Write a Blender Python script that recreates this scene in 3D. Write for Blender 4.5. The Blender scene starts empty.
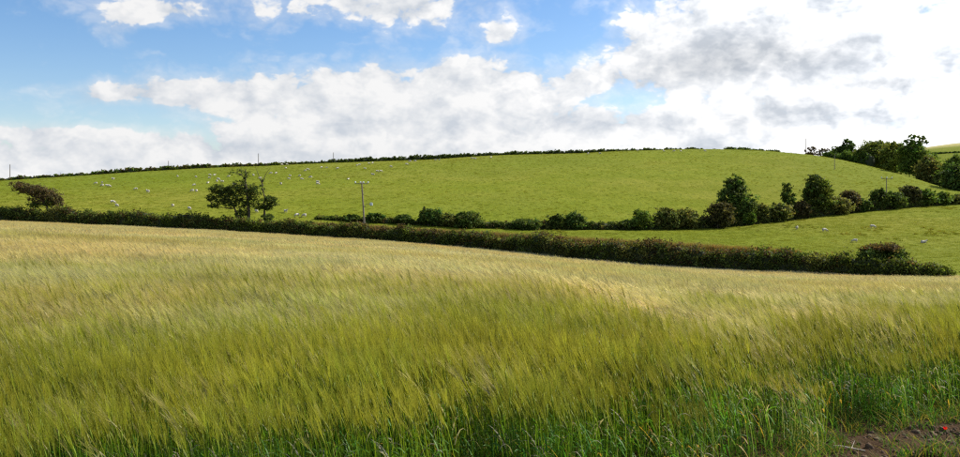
import bpy, bmesh, math, random
import numpy as np
from mathutils import Vector, Matrix

rad = math.radians
random.seed(11)
rng = np.random.default_rng(11)
scene = bpy.context.scene
COL = scene.collection

# ------------------------------------------------------------------ camera
EYE = 1.9            # eye height above the crop's ground
F = 831.0            # focal length in units of the photograph's pixels (960 wide)
VH = 200.0           # row of the eye-level horizon
cam_d = bpy.data.cameras.new('camera')
cam_d.sensor_width = 36.0
cam_d.lens = 36.0 * F / 960.0
cam_d.shift_y = -(228.5 - VH) / 960.0
cam_d.clip_start = 0.1
cam_d.clip_end = 6000
cam = bpy.data.objects.new('camera', cam_d)
COL.objects.link(cam)
cam.location = (0, 0, EYE)
cam.rotation_euler = (rad(90), 0, 0)
scene.camera = cam

# ------------------------------------------------------------------ light, sky, exposure
SUN_AZ, SUN_EL = rad(63), rad(37)
SUN = Vector((math.sin(SUN_AZ) * math.cos(SUN_EL), math.cos(SUN_AZ) * math.cos(SUN_EL), math.sin(SUN_EL)))
sun_d = bpy.data.lights.new('sun', 'SUN')
sun_d.energy = 4.6
sun_d.angle = rad(0.53)
sun_d.color = (1.0, 0.95, 0.86)
sun = bpy.data.objects.new('sun', sun_d)
COL.objects.link(sun)
sun.location = SUN * 300
sun.rotation_euler = (-SUN).to_track_quat('-Z', 'Y').to_euler()

scene.render.engine = 'CYCLES'
scene.cycles.use_denoising = False
scene.cycles.filter_width = 1.25
scene.cycles.max_bounces = 6
scene.cycles.diffuse_bounces = 3
scene.cycles.glossy_bounces = 2
scene.cycles.transmission_bounces = 4
scene.cycles.transparent_max_bounces = 4
scene.cycles.caustics_reflective = False
scene.cycles.caustics_refractive = False
scene.view_settings.view_transform = 'Standard'
scene.view_settings.look = 'None'
scene.view_settings.gamma = 1.0
scene.view_settings.use_curve_mapping = False
scene.view_settings.exposure = 0.7


class NT:
    """small wrapper for building node trees"""
    def __init__(self, tree):
        self.t = tree
    def n(self, kind, **kw):
        nd = self.t.nodes.new(kind)
        for k, v in kw.items():
            setattr(nd, k, v)
        return nd
    def put(self, sock, v):
        if isinstance(v, bpy.types.NodeSocket):
            self.t.links.new(v, sock)
        elif v is not None:
            sock.default_value = v
    def m(self, op, a, b=None, c=None, clamp=False):
        nd = self.n('ShaderNodeMath', operation=op)
        nd.use_clamp = clamp
        for i, v in enumerate((a, b, c)):
            if v is not None:
                self.put(nd.inputs[i], v)
        return nd.outputs[0]
    def vm(self, op, a, b=None, scale=None):
        nd = self.n('ShaderNodeVectorMath', operation=op)
        self.put(nd.inputs[0], a)
        if b is not None:
            self.put(nd.inputs[1], b)
        if scale is not None:
            self.put(nd.inputs['Scale'], scale)
        return nd.outputs['Value'] if op in ('DOT_PRODUCT', 'LENGTH', 'DISTANCE') else nd.outputs[0]
    def mix(self, f, a, b, blend='MIX'):
        nd = self.n('ShaderNodeMix', data_type='RGBA', blend_type=blend)
        self.put(nd.inputs[0], f)
        for s, v in ((nd.inputs[6], a), (nd.inputs[7], b)):
            if isinstance(v, tuple) and len(v) == 3:
                v = (*v, 1)
            self.put(s, v)
        return nd.outputs[2]
    def rng(self, v, a, b, c=0.0, d=1.0, smooth=False):
        nd = self.n('ShaderNodeMapRange', interpolation_type='SMOOTHSTEP' if smooth else 'LINEAR')
        self.put(nd.inputs[0], v)
        for i, q in enumerate((a, b, c, d)):
            self.put(nd.inputs[i + 1], q)
        return nd.outputs[0]
    def noise(self, vec, scale, detail=5, rough=0.55, dist=0.0, out=0, dim='3D'):
        nd = self.n('ShaderNodeTexNoise', noise_dimensions=dim)
        if vec is not None:
            self.put(nd.inputs['Vector'], vec)
        nd.inputs['Scale'].default_value = scale
        nd.inputs['Detail'].default_value = detail
        nd.inputs['Roughness'].default_value = rough
        nd.inputs['Distortion'].default_value = dist
        return nd.outputs[out]


def build_world():
    w = bpy.data.worlds.new('World')
    scene.world = w
    w.use_nodes = True
    w.cycles.sampling_method = 'MANUAL'
    w.cycles.sample_map_resolution = 512
    # --- a group that gives the cloud density in a direction of the sky
    g = bpy.data.node_groups.new('cloud_density', 'ShaderNodeTree')
    g.interface.new_socket('Vector', in_out='INPUT', socket_type='NodeSocketVector')
    for s in ('Density', 'Shade', 'Billow'):
        g.interface.new_socket(s, in_out='OUTPUT', socket_type='NodeSocketFloat')
    k = NT(g)
    gi, go = k.n('NodeGroupInput'), k.n('NodeGroupOutput')
    d = k.vm('NORMALIZE', gi.outputs[0])
    sep = k.n('ShaderNodeSeparateXYZ'); k.put(sep.inputs[0], d)
    az = k.m('ARCTAN2', sep.outputs[0], sep.outputs[1])
    el = k.m('ARCSINE', sep.outputs[2])
    comb = k.n('ShaderNodeCombineXYZ')
    k.put(comb.inputs[0], az); k.put(comb.inputs[1], k.m('MULTIPLY', el, 1.55)); comb.inputs[2].default_value = 3.1
    n1 = k.noise(comb.outputs[0], 5.0, 3, 0.5, 0.1, 0, '2D')
    n2 = k.noise(comb.outputs[0], 17.0, 8, 0.58, 0.3, 0, '2D')
    warp = k.vm('ADD', comb.outputs[0], k.vm('SCALE', k.vm('SUBTRACT', k.noise(comb.outputs[0], 26, 3, 0.6, 0, 1, '2D'), (0.5, 0.5, 0.5)), scale=0.05))
    dens = k.m('MULTIPLY', k.m('SUBTRACT', n1, 0.5), 0.7)
    dens = k.m('MULTIPLY_ADD', k.m('SUBTRACT', n2, 0.5), 1.0, dens)
    for sc, wt in ((13.0, 0.50), (29.0, 0.34), (63.0, 0.20)):          # billows on billows
        vo = k.n('ShaderNodeTexVoronoi', feature='SMOOTH_F1', voronoi_dimensions='2D')
        k.put(vo.inputs['Vector'], warp)
        vo.inputs['Scale'].default_value = sc
        vo.inputs['Smoothness'].default_value = 0.35
        dens = k.m('MULTIPLY_ADD', k.m('SUBTRACT', 0.40, vo.outputs['Distance']), wt, dens)

    def blobs(table, start):
        tot = start
        for (u, v, su, sv, amp) in table:
            a0 = math.atan((u - 480) / F)
            e0 = math.atan((VH - v) / F * math.cos(a0))
            ca = math.cos(a0)
            p = k.m('MULTIPLY', k.m('SUBTRACT', az, a0), F / (su * ca * ca))
            q = k.m('MULTIPLY', k.m('SUBTRACT', el, e0), F / (sv * ca))
            r2 = k.m('ADD', k.m('MULTIPLY', p, p), k.m('MULTIPLY', q, q))
            tot = k.m('MULTIPLY_ADD', k.m('EXPONENT', k.m('MULTIPLY', r2, -1.0)), amp, tot)
        return tot
    k.put(go.inputs[2], dens)
    # the cloud masses as they lie over the hill
    dens = blobs([
        (60, 60, 210, 45, -0.55), (300, 50, 200, 20, -0.45), (565, 40, 45, 40, -0.5), (130, 122, 130, 8, -0.30),
        (615, 101, 48, 10, -0.62), (300, 118, 60, 7, -0.25), (470, 48, 70, 9, -0.25),
        (165, 90, 100, 15, 0.66), (100, 96, 50, 9, 0.48), (240, 98, 70, 14, 0.30), (380, 82, 120, 30, 0.62), (520, 85, 85, 32, 0.55),
        (330, 125, 120, 28, 0.42), (480, 135, 200, 32, 0.45), (60, 137, 90, 15, 0.50), (150, 158, 300, 24, 0.42), (30, 170, 200, 14, 0.30), (420, 172, 500, 16, 0.45), (850, 165, 200, 18, 0.35),
        (390, 6, 75, 20, 0.55), (500, 35, 26, 12, 0.50), (112, 36, 28, 16, 0.46), (175, 12, 40, 10, 0.50), (128, 16, 30, 14, 0.36),
        (700, 50, 120, 40, 0.65), (860, 40, 170, 70, 0.60), (820, 125, 220, 30, 0.42), (650, 140, 110, 22, 0.38),
        (850, 75, 40, 8, -0.12),
    ], dens)
    k.put(go.inputs[0], dens)
    shade = blobs([(770, 52, 125, 25, 0.75), (690, 72, 70, 16, 0.35), (885, 84, 60, 9, 0.55), (800, 105, 60, 10, 0.3),
                   (740, 122, 60, 10, 0.3), (330, 155, 400, 16, 0.05)], 0.0)
    k.put(go.inputs[1], shade)

    k = NT(w.node_tree)
    w.node_tree.nodes.clear()
    out = k.n('ShaderNodeOutputWorld')
    tc = k.n('ShaderNodeTexCoord')
    vec = tc.outputs['Generated']
    sky = k.n('ShaderNodeTexSky', sky_type='NISHITA')
    sky.sun_disc = False
    sky.sun_elevation = SUN_EL
    sky.sun_rotation = SUN_AZ
    sky.altitude = 50
    sky.air_density = 1.0
    sky.dust_density = 0.5
    sky.ozone_density = 1.4
    bg = k.n('ShaderNodeBackground')
    hs = k.n('ShaderNodeHueSaturation'); hs.inputs['Saturation'].default_value = 1.30; hs.inputs['Hue'].default_value = 0.502
    k.put(hs.inputs['Color'], sky.outputs[0])
    k.put(bg.inputs[0], k.mix(1.0, hs.outputs[0], (1.0, 0.975, 1.04), 'MULTIPLY'))
    bg.inputs[1].default_value = 0.090

    def density(v):
        gn = k.n('ShaderNodeGroup'); gn.node_tree = g
        k.put(gn.inputs[0], v)
        return gn.outputs
    d0 = density(vec)
    off = k.vm('NORMALIZE', k.vm('ADD', vec, tuple((SUN * 0.014 + Vector((0, 0, 0.013))))))
    d1 = density(off)
    alpha = k.rng(d0[0], 0.03, 0.30, 0, 1, True)
    veil = k.rng(d0[0], -0.40, 0.25, 0, 0.38, True)          # thin vapour round the cumulus
    alpha = k.m('MAXIMUM', alpha, veil)
    # cloud light: brighter towards the sun's side and at thin edges, greyer at thick bases
    grad = k.m('MULTIPLY', k.m('SUBTRACT', d0[2], d1[2]), 1.35)
    lit = k.m('ADD', 0.69, grad)
    lit = k.m('ADD', lit, k.m('MULTIPLY', k.m('SUBTRACT', k.noise(vec, 34.0, 4, 0.6, 0.4), 0.5), 0.45))
    lit = k.m('SUBTRACT', lit, k.rng(d0[0], 0.45, 1.25, 0, 0.12, True))
    lit = k.m('SUBTRACT', lit, k.m('MULTIPLY', d0[1], 0.36), clamp=True)
    near = k.m('MAXIMUM', k.vm('DOT_PRODUCT', vec, tuple(SUN)), 0.0)
    glow = k.m('MULTIPLY', k.m('POWER', near, 5.0), 1.85)
    ccol = k.mix(lit, (0.64, 0.69, 0.76), (0.96, 0.96, 0.96))
    cb = k.n('ShaderNodeBackground')
    k.put(cb.inputs[0], ccol)
    k.put(cb.inputs[1], k.m('MULTIPLY', k.m('ADD', 0.585, k.m('MULTIPLY', glow, k.m('ADD', 0.25, k.m('MULTIPLY', lit, 0.95)))), k.m('SUBTRACT', 1.0, k.m('MULTIPLY', d0[1], 0.27))))
    mx = k.n('ShaderNodeMixShader')
    k.put(mx.inputs[0], alpha); k.put(mx.inputs[1], bg.outputs[0]); k.put(mx.inputs[2], cb.outputs[0])
    # thin veil of bright haze low over the ridge
    k.put(out.inputs[0], mx.outputs[0])


build_world()


# ------------------------------------------------------------------ helpers
def P(u, v, Y):
    """point at depth Y seen at photo column u and row v"""
    return np.array([(u - 480) / F * Y, Y, EYE + (VH - v) / F * Y])


def zv(v, Y):
    return EYE + (VH - v) / F * Y


def tag(o, label=None, cat=None, group=None, kind=None):
    if label: o['label'] = label
    if cat: o['category'] = cat
    if group: o['group'] = group
    if kind: o['kind'] = kind
    return o


def empty(name, loc):
    o = bpy.data.objects.new(name, None)
    o.empty_display_size = 0.3
    o.location = loc
    COL.objects.link(o)
    return o


def link(name, me, parent=None, loc=None):
    o = bpy.data.objects.new(name, me)
    COL.objects.link(o)
    if parent is not None:
        o.parent = parent
    if loc is not None:
        o.location = loc
    return o


def mesh_np(name, V, faces, cols=None, mats=(), smooth=False, mat_idx=None):
    """faces: list of (M,k) integer arrays"""
    me = bpy.data.meshes.new(name)
    V = np.asarray(V, dtype=np.float32)
    faces = [np.asarray(f, dtype=np.int32) for f in faces if len(f)]
    me.vertices.add(len(V))
    me.vertices.foreach_set('co', V.ravel())
    nl = sum(f.size for f in faces)
    npoly = sum(len(f) for f in faces)
    me.loops.add(nl)
    me.loops.foreach_set('vertex_index', np.concatenate([f.ravel() for f in faces]))
    me.polygons.add(npoly)
    tot = np.concatenate([np.full(len(f), f.shape[1], dtype=np.int32) for f in faces])
    start = np.concatenate([[0], np.cumsum(tot)[:-1]]).astype(np.int32)
    me.polygons.foreach_set('loop_start', start)
    if mat_idx is not None:
        me.polygons.foreach_set('material_index', np.asarray(mat_idx, dtype=np.int32))
    me.update(calc_edges=True)
    me.validate()
    if smooth:
        me.polygons.foreach_set('use_smooth', np.ones(len(me.polygons), dtype=bool))
    if cols is not None:
        cols = np.asarray(cols, dtype=np.float32)
        if cols.shape[1] == 3:
            cols = np.hstack([cols, np.ones((len(cols), 1), dtype=np.float32)])
        a = me.color_attributes.new('col', 'FLOAT_COLOR', 'POINT')
        a.data.foreach_set('color', cols.ravel())
    for m in mats:
        me.materials.append(m)
    return me


class Acc:
    """collects vertices, tris, quads and colours"""
    def __init__(self):
        self.v, self.c, self.q, self.t, self.n = [], [], [], [], 0
    def add(self, V, C, quads=None, tris=None):
        V = np.asarray(V, float)
        C = np.asarray(C, float)
        if C.ndim == 1:
            C = np.tile(C, (len(V), 1))
        if quads is not None and len(quads): self.q.append(np.asarray(quads) + self.n)
        if tris is not None and len(tris): self.t.append(np.asarray(tris) + self.n)
        self.v.append(V); self.c.append(C); self.n += len(V)
    def mesh(self, name, mats, smooth=False):
        fs = []
        if self.q: fs.append(np.vstack(self.q))
        if self.t: fs.append(np.vstack(self.t))
        return mesh_np(name, np.vstack(self.v), fs, np.vstack(self.c), mats, smooth)


def tube(acc, pts, radii, col, sides=6, col2=None):
    pts = np.asarray(pts, float)
    n = len(pts)
    V = []
    for i in range(n):
        d = pts[min(i + 1, n - 1)] - pts[max(i - 1, 0)]
        d /= np.linalg.norm(d) + 1e-9
        a = np.cross(d, [0.31, 0.9, 0.2]); a /= np.linalg.norm(a) + 1e-9
        b = np.cross(d, a)
        for k in range(sides):
            t = 2 * math.pi * k / sides
            V.append(pts[i] + radii[i] * (math.cos(t) * a + math.sin(t) * b))
    q = [[i * sides + k, i * sides + (k + 1) % sides, (i + 1) * sides + (k + 1) % sides, (i + 1) * sides + k]
         for i in range(n - 1) for k in range(sides)]
    C = np.tile(np.asarray(col, float), (len(V), 1))
    if col2 is not None:
        f = np.repeat(np.linspace(0, 1, n), sides)[:, None]
        C = C * (1 - f) + np.asarray(col2) * f
    acc.add(V, C, q)
    m = len(acc.v[-1])
    base = acc.n - m
    if sides == 4:
        acc.q.append(np.array([[base + m - 4, base + m - 3, base + m - 2, base + m - 1]]))


def box(acc, c, s, col, rot=None):
    V = np.array([[x, y, z] for x in (-.5, .5) for y in (-.5, .5) for z in (-.5, .5)]) * np.asarray(s)
    if rot is not None:
        V = V @ np.asarray(rot).T
    V = V + np.asarray(c)
    q = [[0, 1, 3, 2], [4, 6, 7, 5], [0, 4, 5, 1], [2, 3, 7, 6], [0, 2, 6, 4], [1, 5, 7, 3]]
    acc.add(V, col, q)


def vnoise(x, y, seed, octs=((1.0, 1.0),), aniso=(1, 1)):
    """smooth pseudo-noise from rotated sines, about -1..1"""
    r = np.random.default_rng(seed)
    out = 0
    tot = 0
    for fr, am in octs:
        for _ in range(5):
            a = r.uniform(0, 2 * math.pi); ph = r.uniform(0, 2 * math.pi, 2)
            f = fr * r.uniform(0.7, 1.4)
            px, py = x * aniso[0], y * aniso[1]
            out = out + am * np.sin(f * (px * math.cos(a) + py * math.sin(a)) + ph[0] + 1.3 * np.sin(f * 0.6 * (py * math.cos(a) - px * math.sin(a)) + ph[1]))
            tot += am * 0.75
    return out / tot * 1.6


# ------------------------------------------------------------------ materials
def leaf_material(name, transl=0.35, rough=0.55, spec=0.25, var=0.25, patch=None, patch_scale=0.05, sheen=0.0):
    m = bpy.data.materials.new(name); m.use_nodes = True
    k = NT(m.node_tree); m.node_tree.nodes.clear()
    out = k.n('ShaderNodeOutputMaterial')
    at = k.n('ShaderNodeAttribute', attribute_name='col')
    oi = k.n('ShaderNodeObjectInfo')
    geo = k.n('ShaderNodeNewGeometry')
    c = at.outputs['Color']
    val = k.rng(oi.outputs['Random'], 0, 1, 1 - var, 1 + var)
    hsv = k.n('ShaderNodeHueSaturation')
    k.put(hsv.inputs['Hue'], k.rng(k.m('FRACT', k.m('MULTIPLY', oi.outputs['Random'], 7.31)), 0, 1, 0.485, 0.512))
    k.put(hsv.inputs['Value'], val)
    k.put(hsv.inputs['Color'], c)
    c = hsv.outputs[0]
    if patch:
        nz = k.noise(geo.outputs['Position'], patch_scale, 4, 0.55)
        c = k.mix(k.rng(nz, 0.36, 0.66, 0, 1, True), c, k.mix(1.0, c, patch, 'MULTIPLY'))
    pb = k.n('ShaderNodeBsdfPrincipled')
    k.put(pb.inputs['Base Color'], c)
    pb.inputs['Roughness'].default_value = rough
    pb.inputs['Specular IOR Level'].default_value = spec
    tr = k.n('ShaderNodeBsdfTranslucent')
    k.put(tr.inputs[0], k.mix(1.0, c, (1.12, 1.1, 0.62), 'MULTIPLY'))
    mx = k.n('ShaderNodeMixShader')
    mx.inputs[0].default_value = transl
    k.put(mx.inputs[1], pb.outputs[0]); k.put(mx.inputs[2], tr.outputs[0])
    k.put(out.inputs[0], mx.outputs[0])
    return m


def plain_material(name, rough=0.8, grain=0.25, scale=20.0, metallic=0.0):
    m = bpy.data.materials.new(name); m.use_nodes = True
    k = NT(m.node_tree)
    pb = m.node_tree.nodes['Principled BSDF']
    at = k.n('ShaderNodeAttribute', attribute_name='col')
    tc = k.n('ShaderNodeTexCoord')
    nz = k.noise(tc.outputs['Object'], scale, 5, 0.6)
    c = k.mix(1.0, at.outputs['Color'], k.mix(nz, (1 - grain,) * 3, (1 + grain,) * 3), 'MULTIPLY')
    k.put(pb.inputs['Base Color'], c)
    pb.inputs['Roughness'].default_value = rough
    pb.inputs['Metallic'].default_value = metallic
    pb.inputs['Specular IOR Level'].default_value = 0.2
    bp = k.n('ShaderNodeBump'); bp.inputs['Strength'].default_value = 0.4
    k.put(bp.inputs['Height'], nz)
    k.put(pb.inputs['Normal'], bp.outputs[0])
    return m


M_BARLEY = leaf_material('barley', 0.46, 0.5, 0.16, 0.10, (1.06, 0.95, 0.85), 0.12)
M_GRASS = leaf_material('grass_blades', 0.42, 0.6, 0.10, 0.14, (1.12, 0.98, 0.72), 0.03)
M_LEAF = leaf_material('foliage', 0.44, 0.7, 0.08, 0.06)
M_BARK = plain_material('bark', 0.9, 0.35, 8.0)
M_WOOD = plain_material('weathered_wood', 0.85, 0.25, 14.0)
M_CERAMIC = plain_material('insulator_ceramic', 0.3, 0.08, 30.0)
M_STEEL = plain_material('galvanised_steel', 0.45, 0.12, 30.0, 0.6)
M_FLEECE = plain_material('fleece', 0.95, 0.12, 25.0)
M_CLOD = plain_material('soil_clods', 0.95, 0.4, 30.0)


# ------------------------------------------------------------------ the lie of the land
def feat(us, vs):
    uu = np.arange(-400, 1301, 10.0)
    y = np.interp(uu, us, vs)
    ker = np.exp(-0.5 * (np.arange(-6, 7) / 2.4) ** 2); ker /= ker.sum()
    yp = np.concatenate([np.full(6, y[0]), y, np.full(6, y[-1])])
    return np.convolve(yp, ker, 'valid')


UU = np.arange(-400, 1301, 10.0)
CH = 0.80                       # height of the standing barley
U0 = [-400, 0, 200, 400, 500, 600, 700, 800, 870, 920, 960, 1300]
fv12 = feat(U0, [270, 273, 275, 279, 282, 287, 293, 298, 299, 299, 299, 299])
fv25 = feat(U0, [232, 237, 246, 256, 262, 270, 279, 285, 287, 287, 287, 287])
fv50 = feat(U0, [221, 227, 236, 247, 255, 264, 272, 277, 279, 280, 280, 280])
fvA = feat(U0, [212, 220, 228.5, 241, 249.5, 259.5, 267, 271, 274, 275, 275.5, 278])
fYA = feat(U0, [165, 150, 150, 145, 138, 125, 114, 105, 101, 99, 98, 95])
fYB = feat(U0, [180, 175, 175, 168, 167, 168, 175, 188, 198, 206, 212, 235])
fvB = feat([-400, 0, 100, 200, 300, 360, 480, 600, 700, 740, 800, 870, 920, 960, 1300],
           [200, 207, 211, 214.5, 219, 222, 228.5, 230, 228.5, 225, 217.5, 210, 206, 204, 195])
fz6 = feat(U0, [0, -0.8, -2.4, -4.4, -4.7, -4.9, -5.4, -4.4, -3.85, -3.5, -3.4, -2])
UC = [-400, 0, 100, 200, 300, 400, 500, 600, 700, 780, 820, 870, 920, 945, 960, 1300]
fvC = feat(UC, [196, 181.5, 175.5, 170.5, 166, 161, 157, 153, 151, 152.5, 156, 165, 178, 188, 193, 199])
fYC = feat(UC, [325, 330, 338, 350, 365, 380, 390, 400, 400, 380, 352, 310, 270, 250, 243, 240])
fz12 = feat([-400, 0, 400, 700, 780, 860, 900, 930, 960, 1300], [-10, 0, 10, 22, 32, 46, 54, 59, 63.5, 85])


def pchip(xk, yk, x):
    h = np.diff(xk); d = np.diff(yk) / h
    m = np.zeros_like(yk)
    for i in range(1, len(xk) - 1):
        if d[i - 1] * d[i] > 0:
            w1, w2 = 2 * h[i] + h[i - 1], h[i] + 2 * h[i - 1]
            m[i] = (w1 + w2) / (w1 / d[i - 1] + w2 / d[i])
    m[0], m[-1] = d[0], d[-1]
    j = np.clip(np.searchsorted(xk, x) - 1, 0, len(h) - 1)
    t = (x - xk[j]) / h[j]
    return ((2 * t ** 3 - 3 * t ** 2 + 1) * yk[j] + (t ** 3 - 2 * t ** 2 + t) * h[j] * m[j]
            + (-2 * t ** 3 + 3 * t ** 2) * yk[j + 1] + (t ** 3 - t ** 2) * h[j] * m[j + 1])


YG = np.concatenate([np.arange(0, 60, 1.0), np.arange(60, 460, 2.0), np.arange(460, 1000, 10.0), np.arange(1000, 2601, 100.0)])
HT = np.zeros((len(UU), len(YG)))
for i in range(len(UU)):
    yA, yB, yC = fYA[i], fYB[i], fYC[i]
    zA = zv(fvA[i], yA) - CH
    zB = zv(fvB[i], yB)
    zC = zv(fvC[i], yC)
    xk = [0, 6.5, 12, 25, 50, yA, yA + 6, 0.5 * (yA + 6 + yB), yB, yB + 0.48 * (yC - yB), yC, yC + 70, 580, 900, 1100, 2600]
    yk = [0, 0, zv(fv12[i], 12) - CH, zv(fv25[i], 25) - CH, zv(fv50[i], 50) - CH, zA, zA + 0.55, fz6[i], zB,
          zB + 0.56 * (zC - zB), zC, zC - 9, min(zC - 12, 0.25 * fz12[i]), fz12[i], fz12[i] - 4, -30]
    HT[i] = pchip(np.array(xk, float), np.array(yk, float), YG)


def ground(x, y):
    """height of the land, arrays or numbers"""
    x = np.asarray(x, float); y = np.asarray(y, float)
    yy = np.clip(y, 0, YG[-1])
    u = np.clip(480 + F * x / np.maximum(yy, 4.0), -400, 1299.9)
    iu = (u + 400) / 10.0
    i0 = np.clip(iu.astype(int), 0, len(UU) - 2); fu = iu - i0
    j0 = np.clip(np.searchsorted(YG, yy, side='right') - 1, 0, len(YG) - 2)
    fy = (yy - YG[j0]) / (YG[j0 + 1] - YG[j0])
    z = ((HT[i0, j0] * (1 - fu) + HT[i0 + 1, j0] * fu) * (1 - fy) + (HT[i0, j0 + 1] * (1 - fu) + HT[i0 + 1, j0 + 1] * fu) * fy)
    far = np.clip((y - 160) / 60, 0, 1)
    z = z + far * (0.65 * vnoise(x, y, 5, ((0.045, 1), (0.12, 0.35))))
    return z


def col_u(x, y):
    return 480 + F * x / np.maximum(y, 1.0)


def fu(arr, u):
    return np.interp(u, UU, arr)


def hit(u, v, y0, y1, up=0.0):
    """depth where the sight line through (u, v) meets the land between y0 and y1"""
    Y = np.linspace(y0, y1, 700)
    x = (u - 480) / F * Y
    d = ground(x, Y) + up - zv(v, Y)
    s = np.where((d[:-1] < 0) & (d[1:] >= 0))[0]
    if len(s):
        return float(Y[s[0] + 1])
    return float(Y[np.argmax(d)])


def crop_edge(x):
    """depth of the field's near edge"""
    x = np.asarray(x, float)
    return np.interp(x, [-40, -4, 0, 1.6, 2.5, 3.06, 4.3, 8, 30], [3.4, 4.1, 4.7, 5.5, 6.45, 6.95, 7.55, 9, 16]) + 0.12 * vnoise(x, x * 0.3, 3, ((2.2, 1),))


# ------------------------------------------------------------------ the ground sheet
def build_ground():
    s = np.concatenate([np.linspace(-2.4, -0.72, 40, endpoint=False), np.linspace(-0.72, 0.72, 300), np.linspace(0.72, 2.4, 41)[1:]])
    ys = [-36, -25, -15, -8, -4, -2, 0, 1.5, 3, 4]
    y = 4.0
    while y < 11: y += 0.07; ys.append(y)
    while y < 2550:
        y += max(0.07, y * 0.0125) if y < 460 else y * 0.03
        ys.append(y)
    ys = np.array(ys)
    S, Yg = np.meshgrid(s, ys)
    X = S * (Yg + 40.0)
    Z = ground(X, Yg)
    ce = crop_edge(X)
    head = np.clip((ce - Yg) / 0.5, 0, 1) * np.clip((Yg + 6) / 6, 0, 1)
    Z = Z + head * (0.035 * vnoise(X, Yg, 21, ((3.0, 1), (8.0, 0.6), (19.0, 0.5))))
    u = col_u(X, Yg)
    yA = fu(fYA, u)
    C = np.zeros(X.shape + (4,)); C[..., 3] = 1
    C[..., 0] = np.clip((yA + 0.6 - Yg) / 0.8, 0, 1) * (Yg > 0)                       # tilled soil
    C[..., 0] = np.maximum(C[..., 0], (Yg <= 0) * 1.0)
    C[..., 1] = np.clip((Yg - 835) / 10, 0, 1)                                          # ripe field on the far hill
    C[..., 2] = np.clip((ce - Yg + 0.3) / 0.4, 0, 1)                                     # headland
    n, m = X.shape
    idx = np.arange(n * m).reshape(n, m)
    q = np.stack([idx[:-1, :-1], idx[:-1, 1:], idx[1:, 1:], idx[1:, :-1]], -1).reshape(-1, 4)
    V = np.stack([X, Yg, Z], -1).reshape(-1, 3)

    mat = bpy.data.materials.new('land'); mat.use_nodes = True
    k = NT(mat.node_tree)
    pb = mat.node_tree.nodes['Principled BSDF']
    at = k.n('ShaderNodeAttribute', attribute_name='col')
    sp = k.n('ShaderNodeSeparateColor'); k.put(sp.inputs[0], at.outputs['Color'])
    geo = k.n('ShaderNodeNewGeometry')
    pos = geo.outputs['Position']
    n_big = k.noise(pos, 0.018, 4, 0.5)
    n_mid = k.noise(pos, 0.16, 5, 0.6)
    n_fin = k.noise(k.vm('MULTIPLY', pos, (1.0, 0.22, 1.0)), 1.1, 6, 0.70)
    n_swd = k.noise(k.vm('MULTIPLY', pos, (0.6, 0.45, 1.0)), 0.22, 6, 0.65)
    g = k.mix(k.rng(n_mid, 0.3, 0.7), (0.145, 0.175, 0.015), (0.187, 0.200, 0.020))
    g = k.mix(k.rng(n_big, 0.38, 0.62, 0, 0.75, True), g, (0.215, 0.205, 0.030))  # broad sward variation, with soft light and shade bands put into the colour
    g = k.mix(k.rng(k.noise(pos, 0.009, 3, 0.5), 0.42, 0.62, 0, 0.5, True), g, (0.110, 0.155, 0.012))
    g = k.mix(k.rng(n_fin, 0.32, 0.52, 0.60, 0.0), g, (0.085, 0.112, 0.012))
    g = k.mix(k.rng(n_swd, 0.42, 0.62, 0.0, 0.55), g, (0.120, 0.145, 0.008))
    soil_n = k.noise(pos, 9.0, 8, 0.65)
    soil = k.mix(soil_n, (0.028, 0.017, 0.010), (0.098, 0.060, 0.034))
    ripe = k.mix(k.rng(n_mid, 0.3, 0.7), (0.42, 0.36, 0.15), (0.36, 0.33, 0.12))
    c = k.mix(sp.outputs[1], g, ripe)
    c = k.mix(sp.outputs[0], c, soil)
    k.put(pb.inputs['Base Color'], c)
    pb.inputs['Roughness'].default_value = 0.95
    pb.inputs['Specular IOR Level'].default_value = 0.02
    bp = k.n('ShaderNodeBump')
    bp.inputs['Strength'].default_value = 0.7
    bp.inputs['Distance'].default_value = 0.25
    k.put(bp.inputs['Height'], k.m('ADD', k.m('MULTIPLY', n_fin, 1.0), k.m('MULTIPLY', soil_n, 0.35)))
    k.put(pb.inputs['Normal'], bp.outputs[0])
    me = mesh_np('ground', V, [q], C.reshape(-1, 4), [mat], True)
    o = link('ground', me)
    o['kind'] = 'structure'


build_ground()


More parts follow.
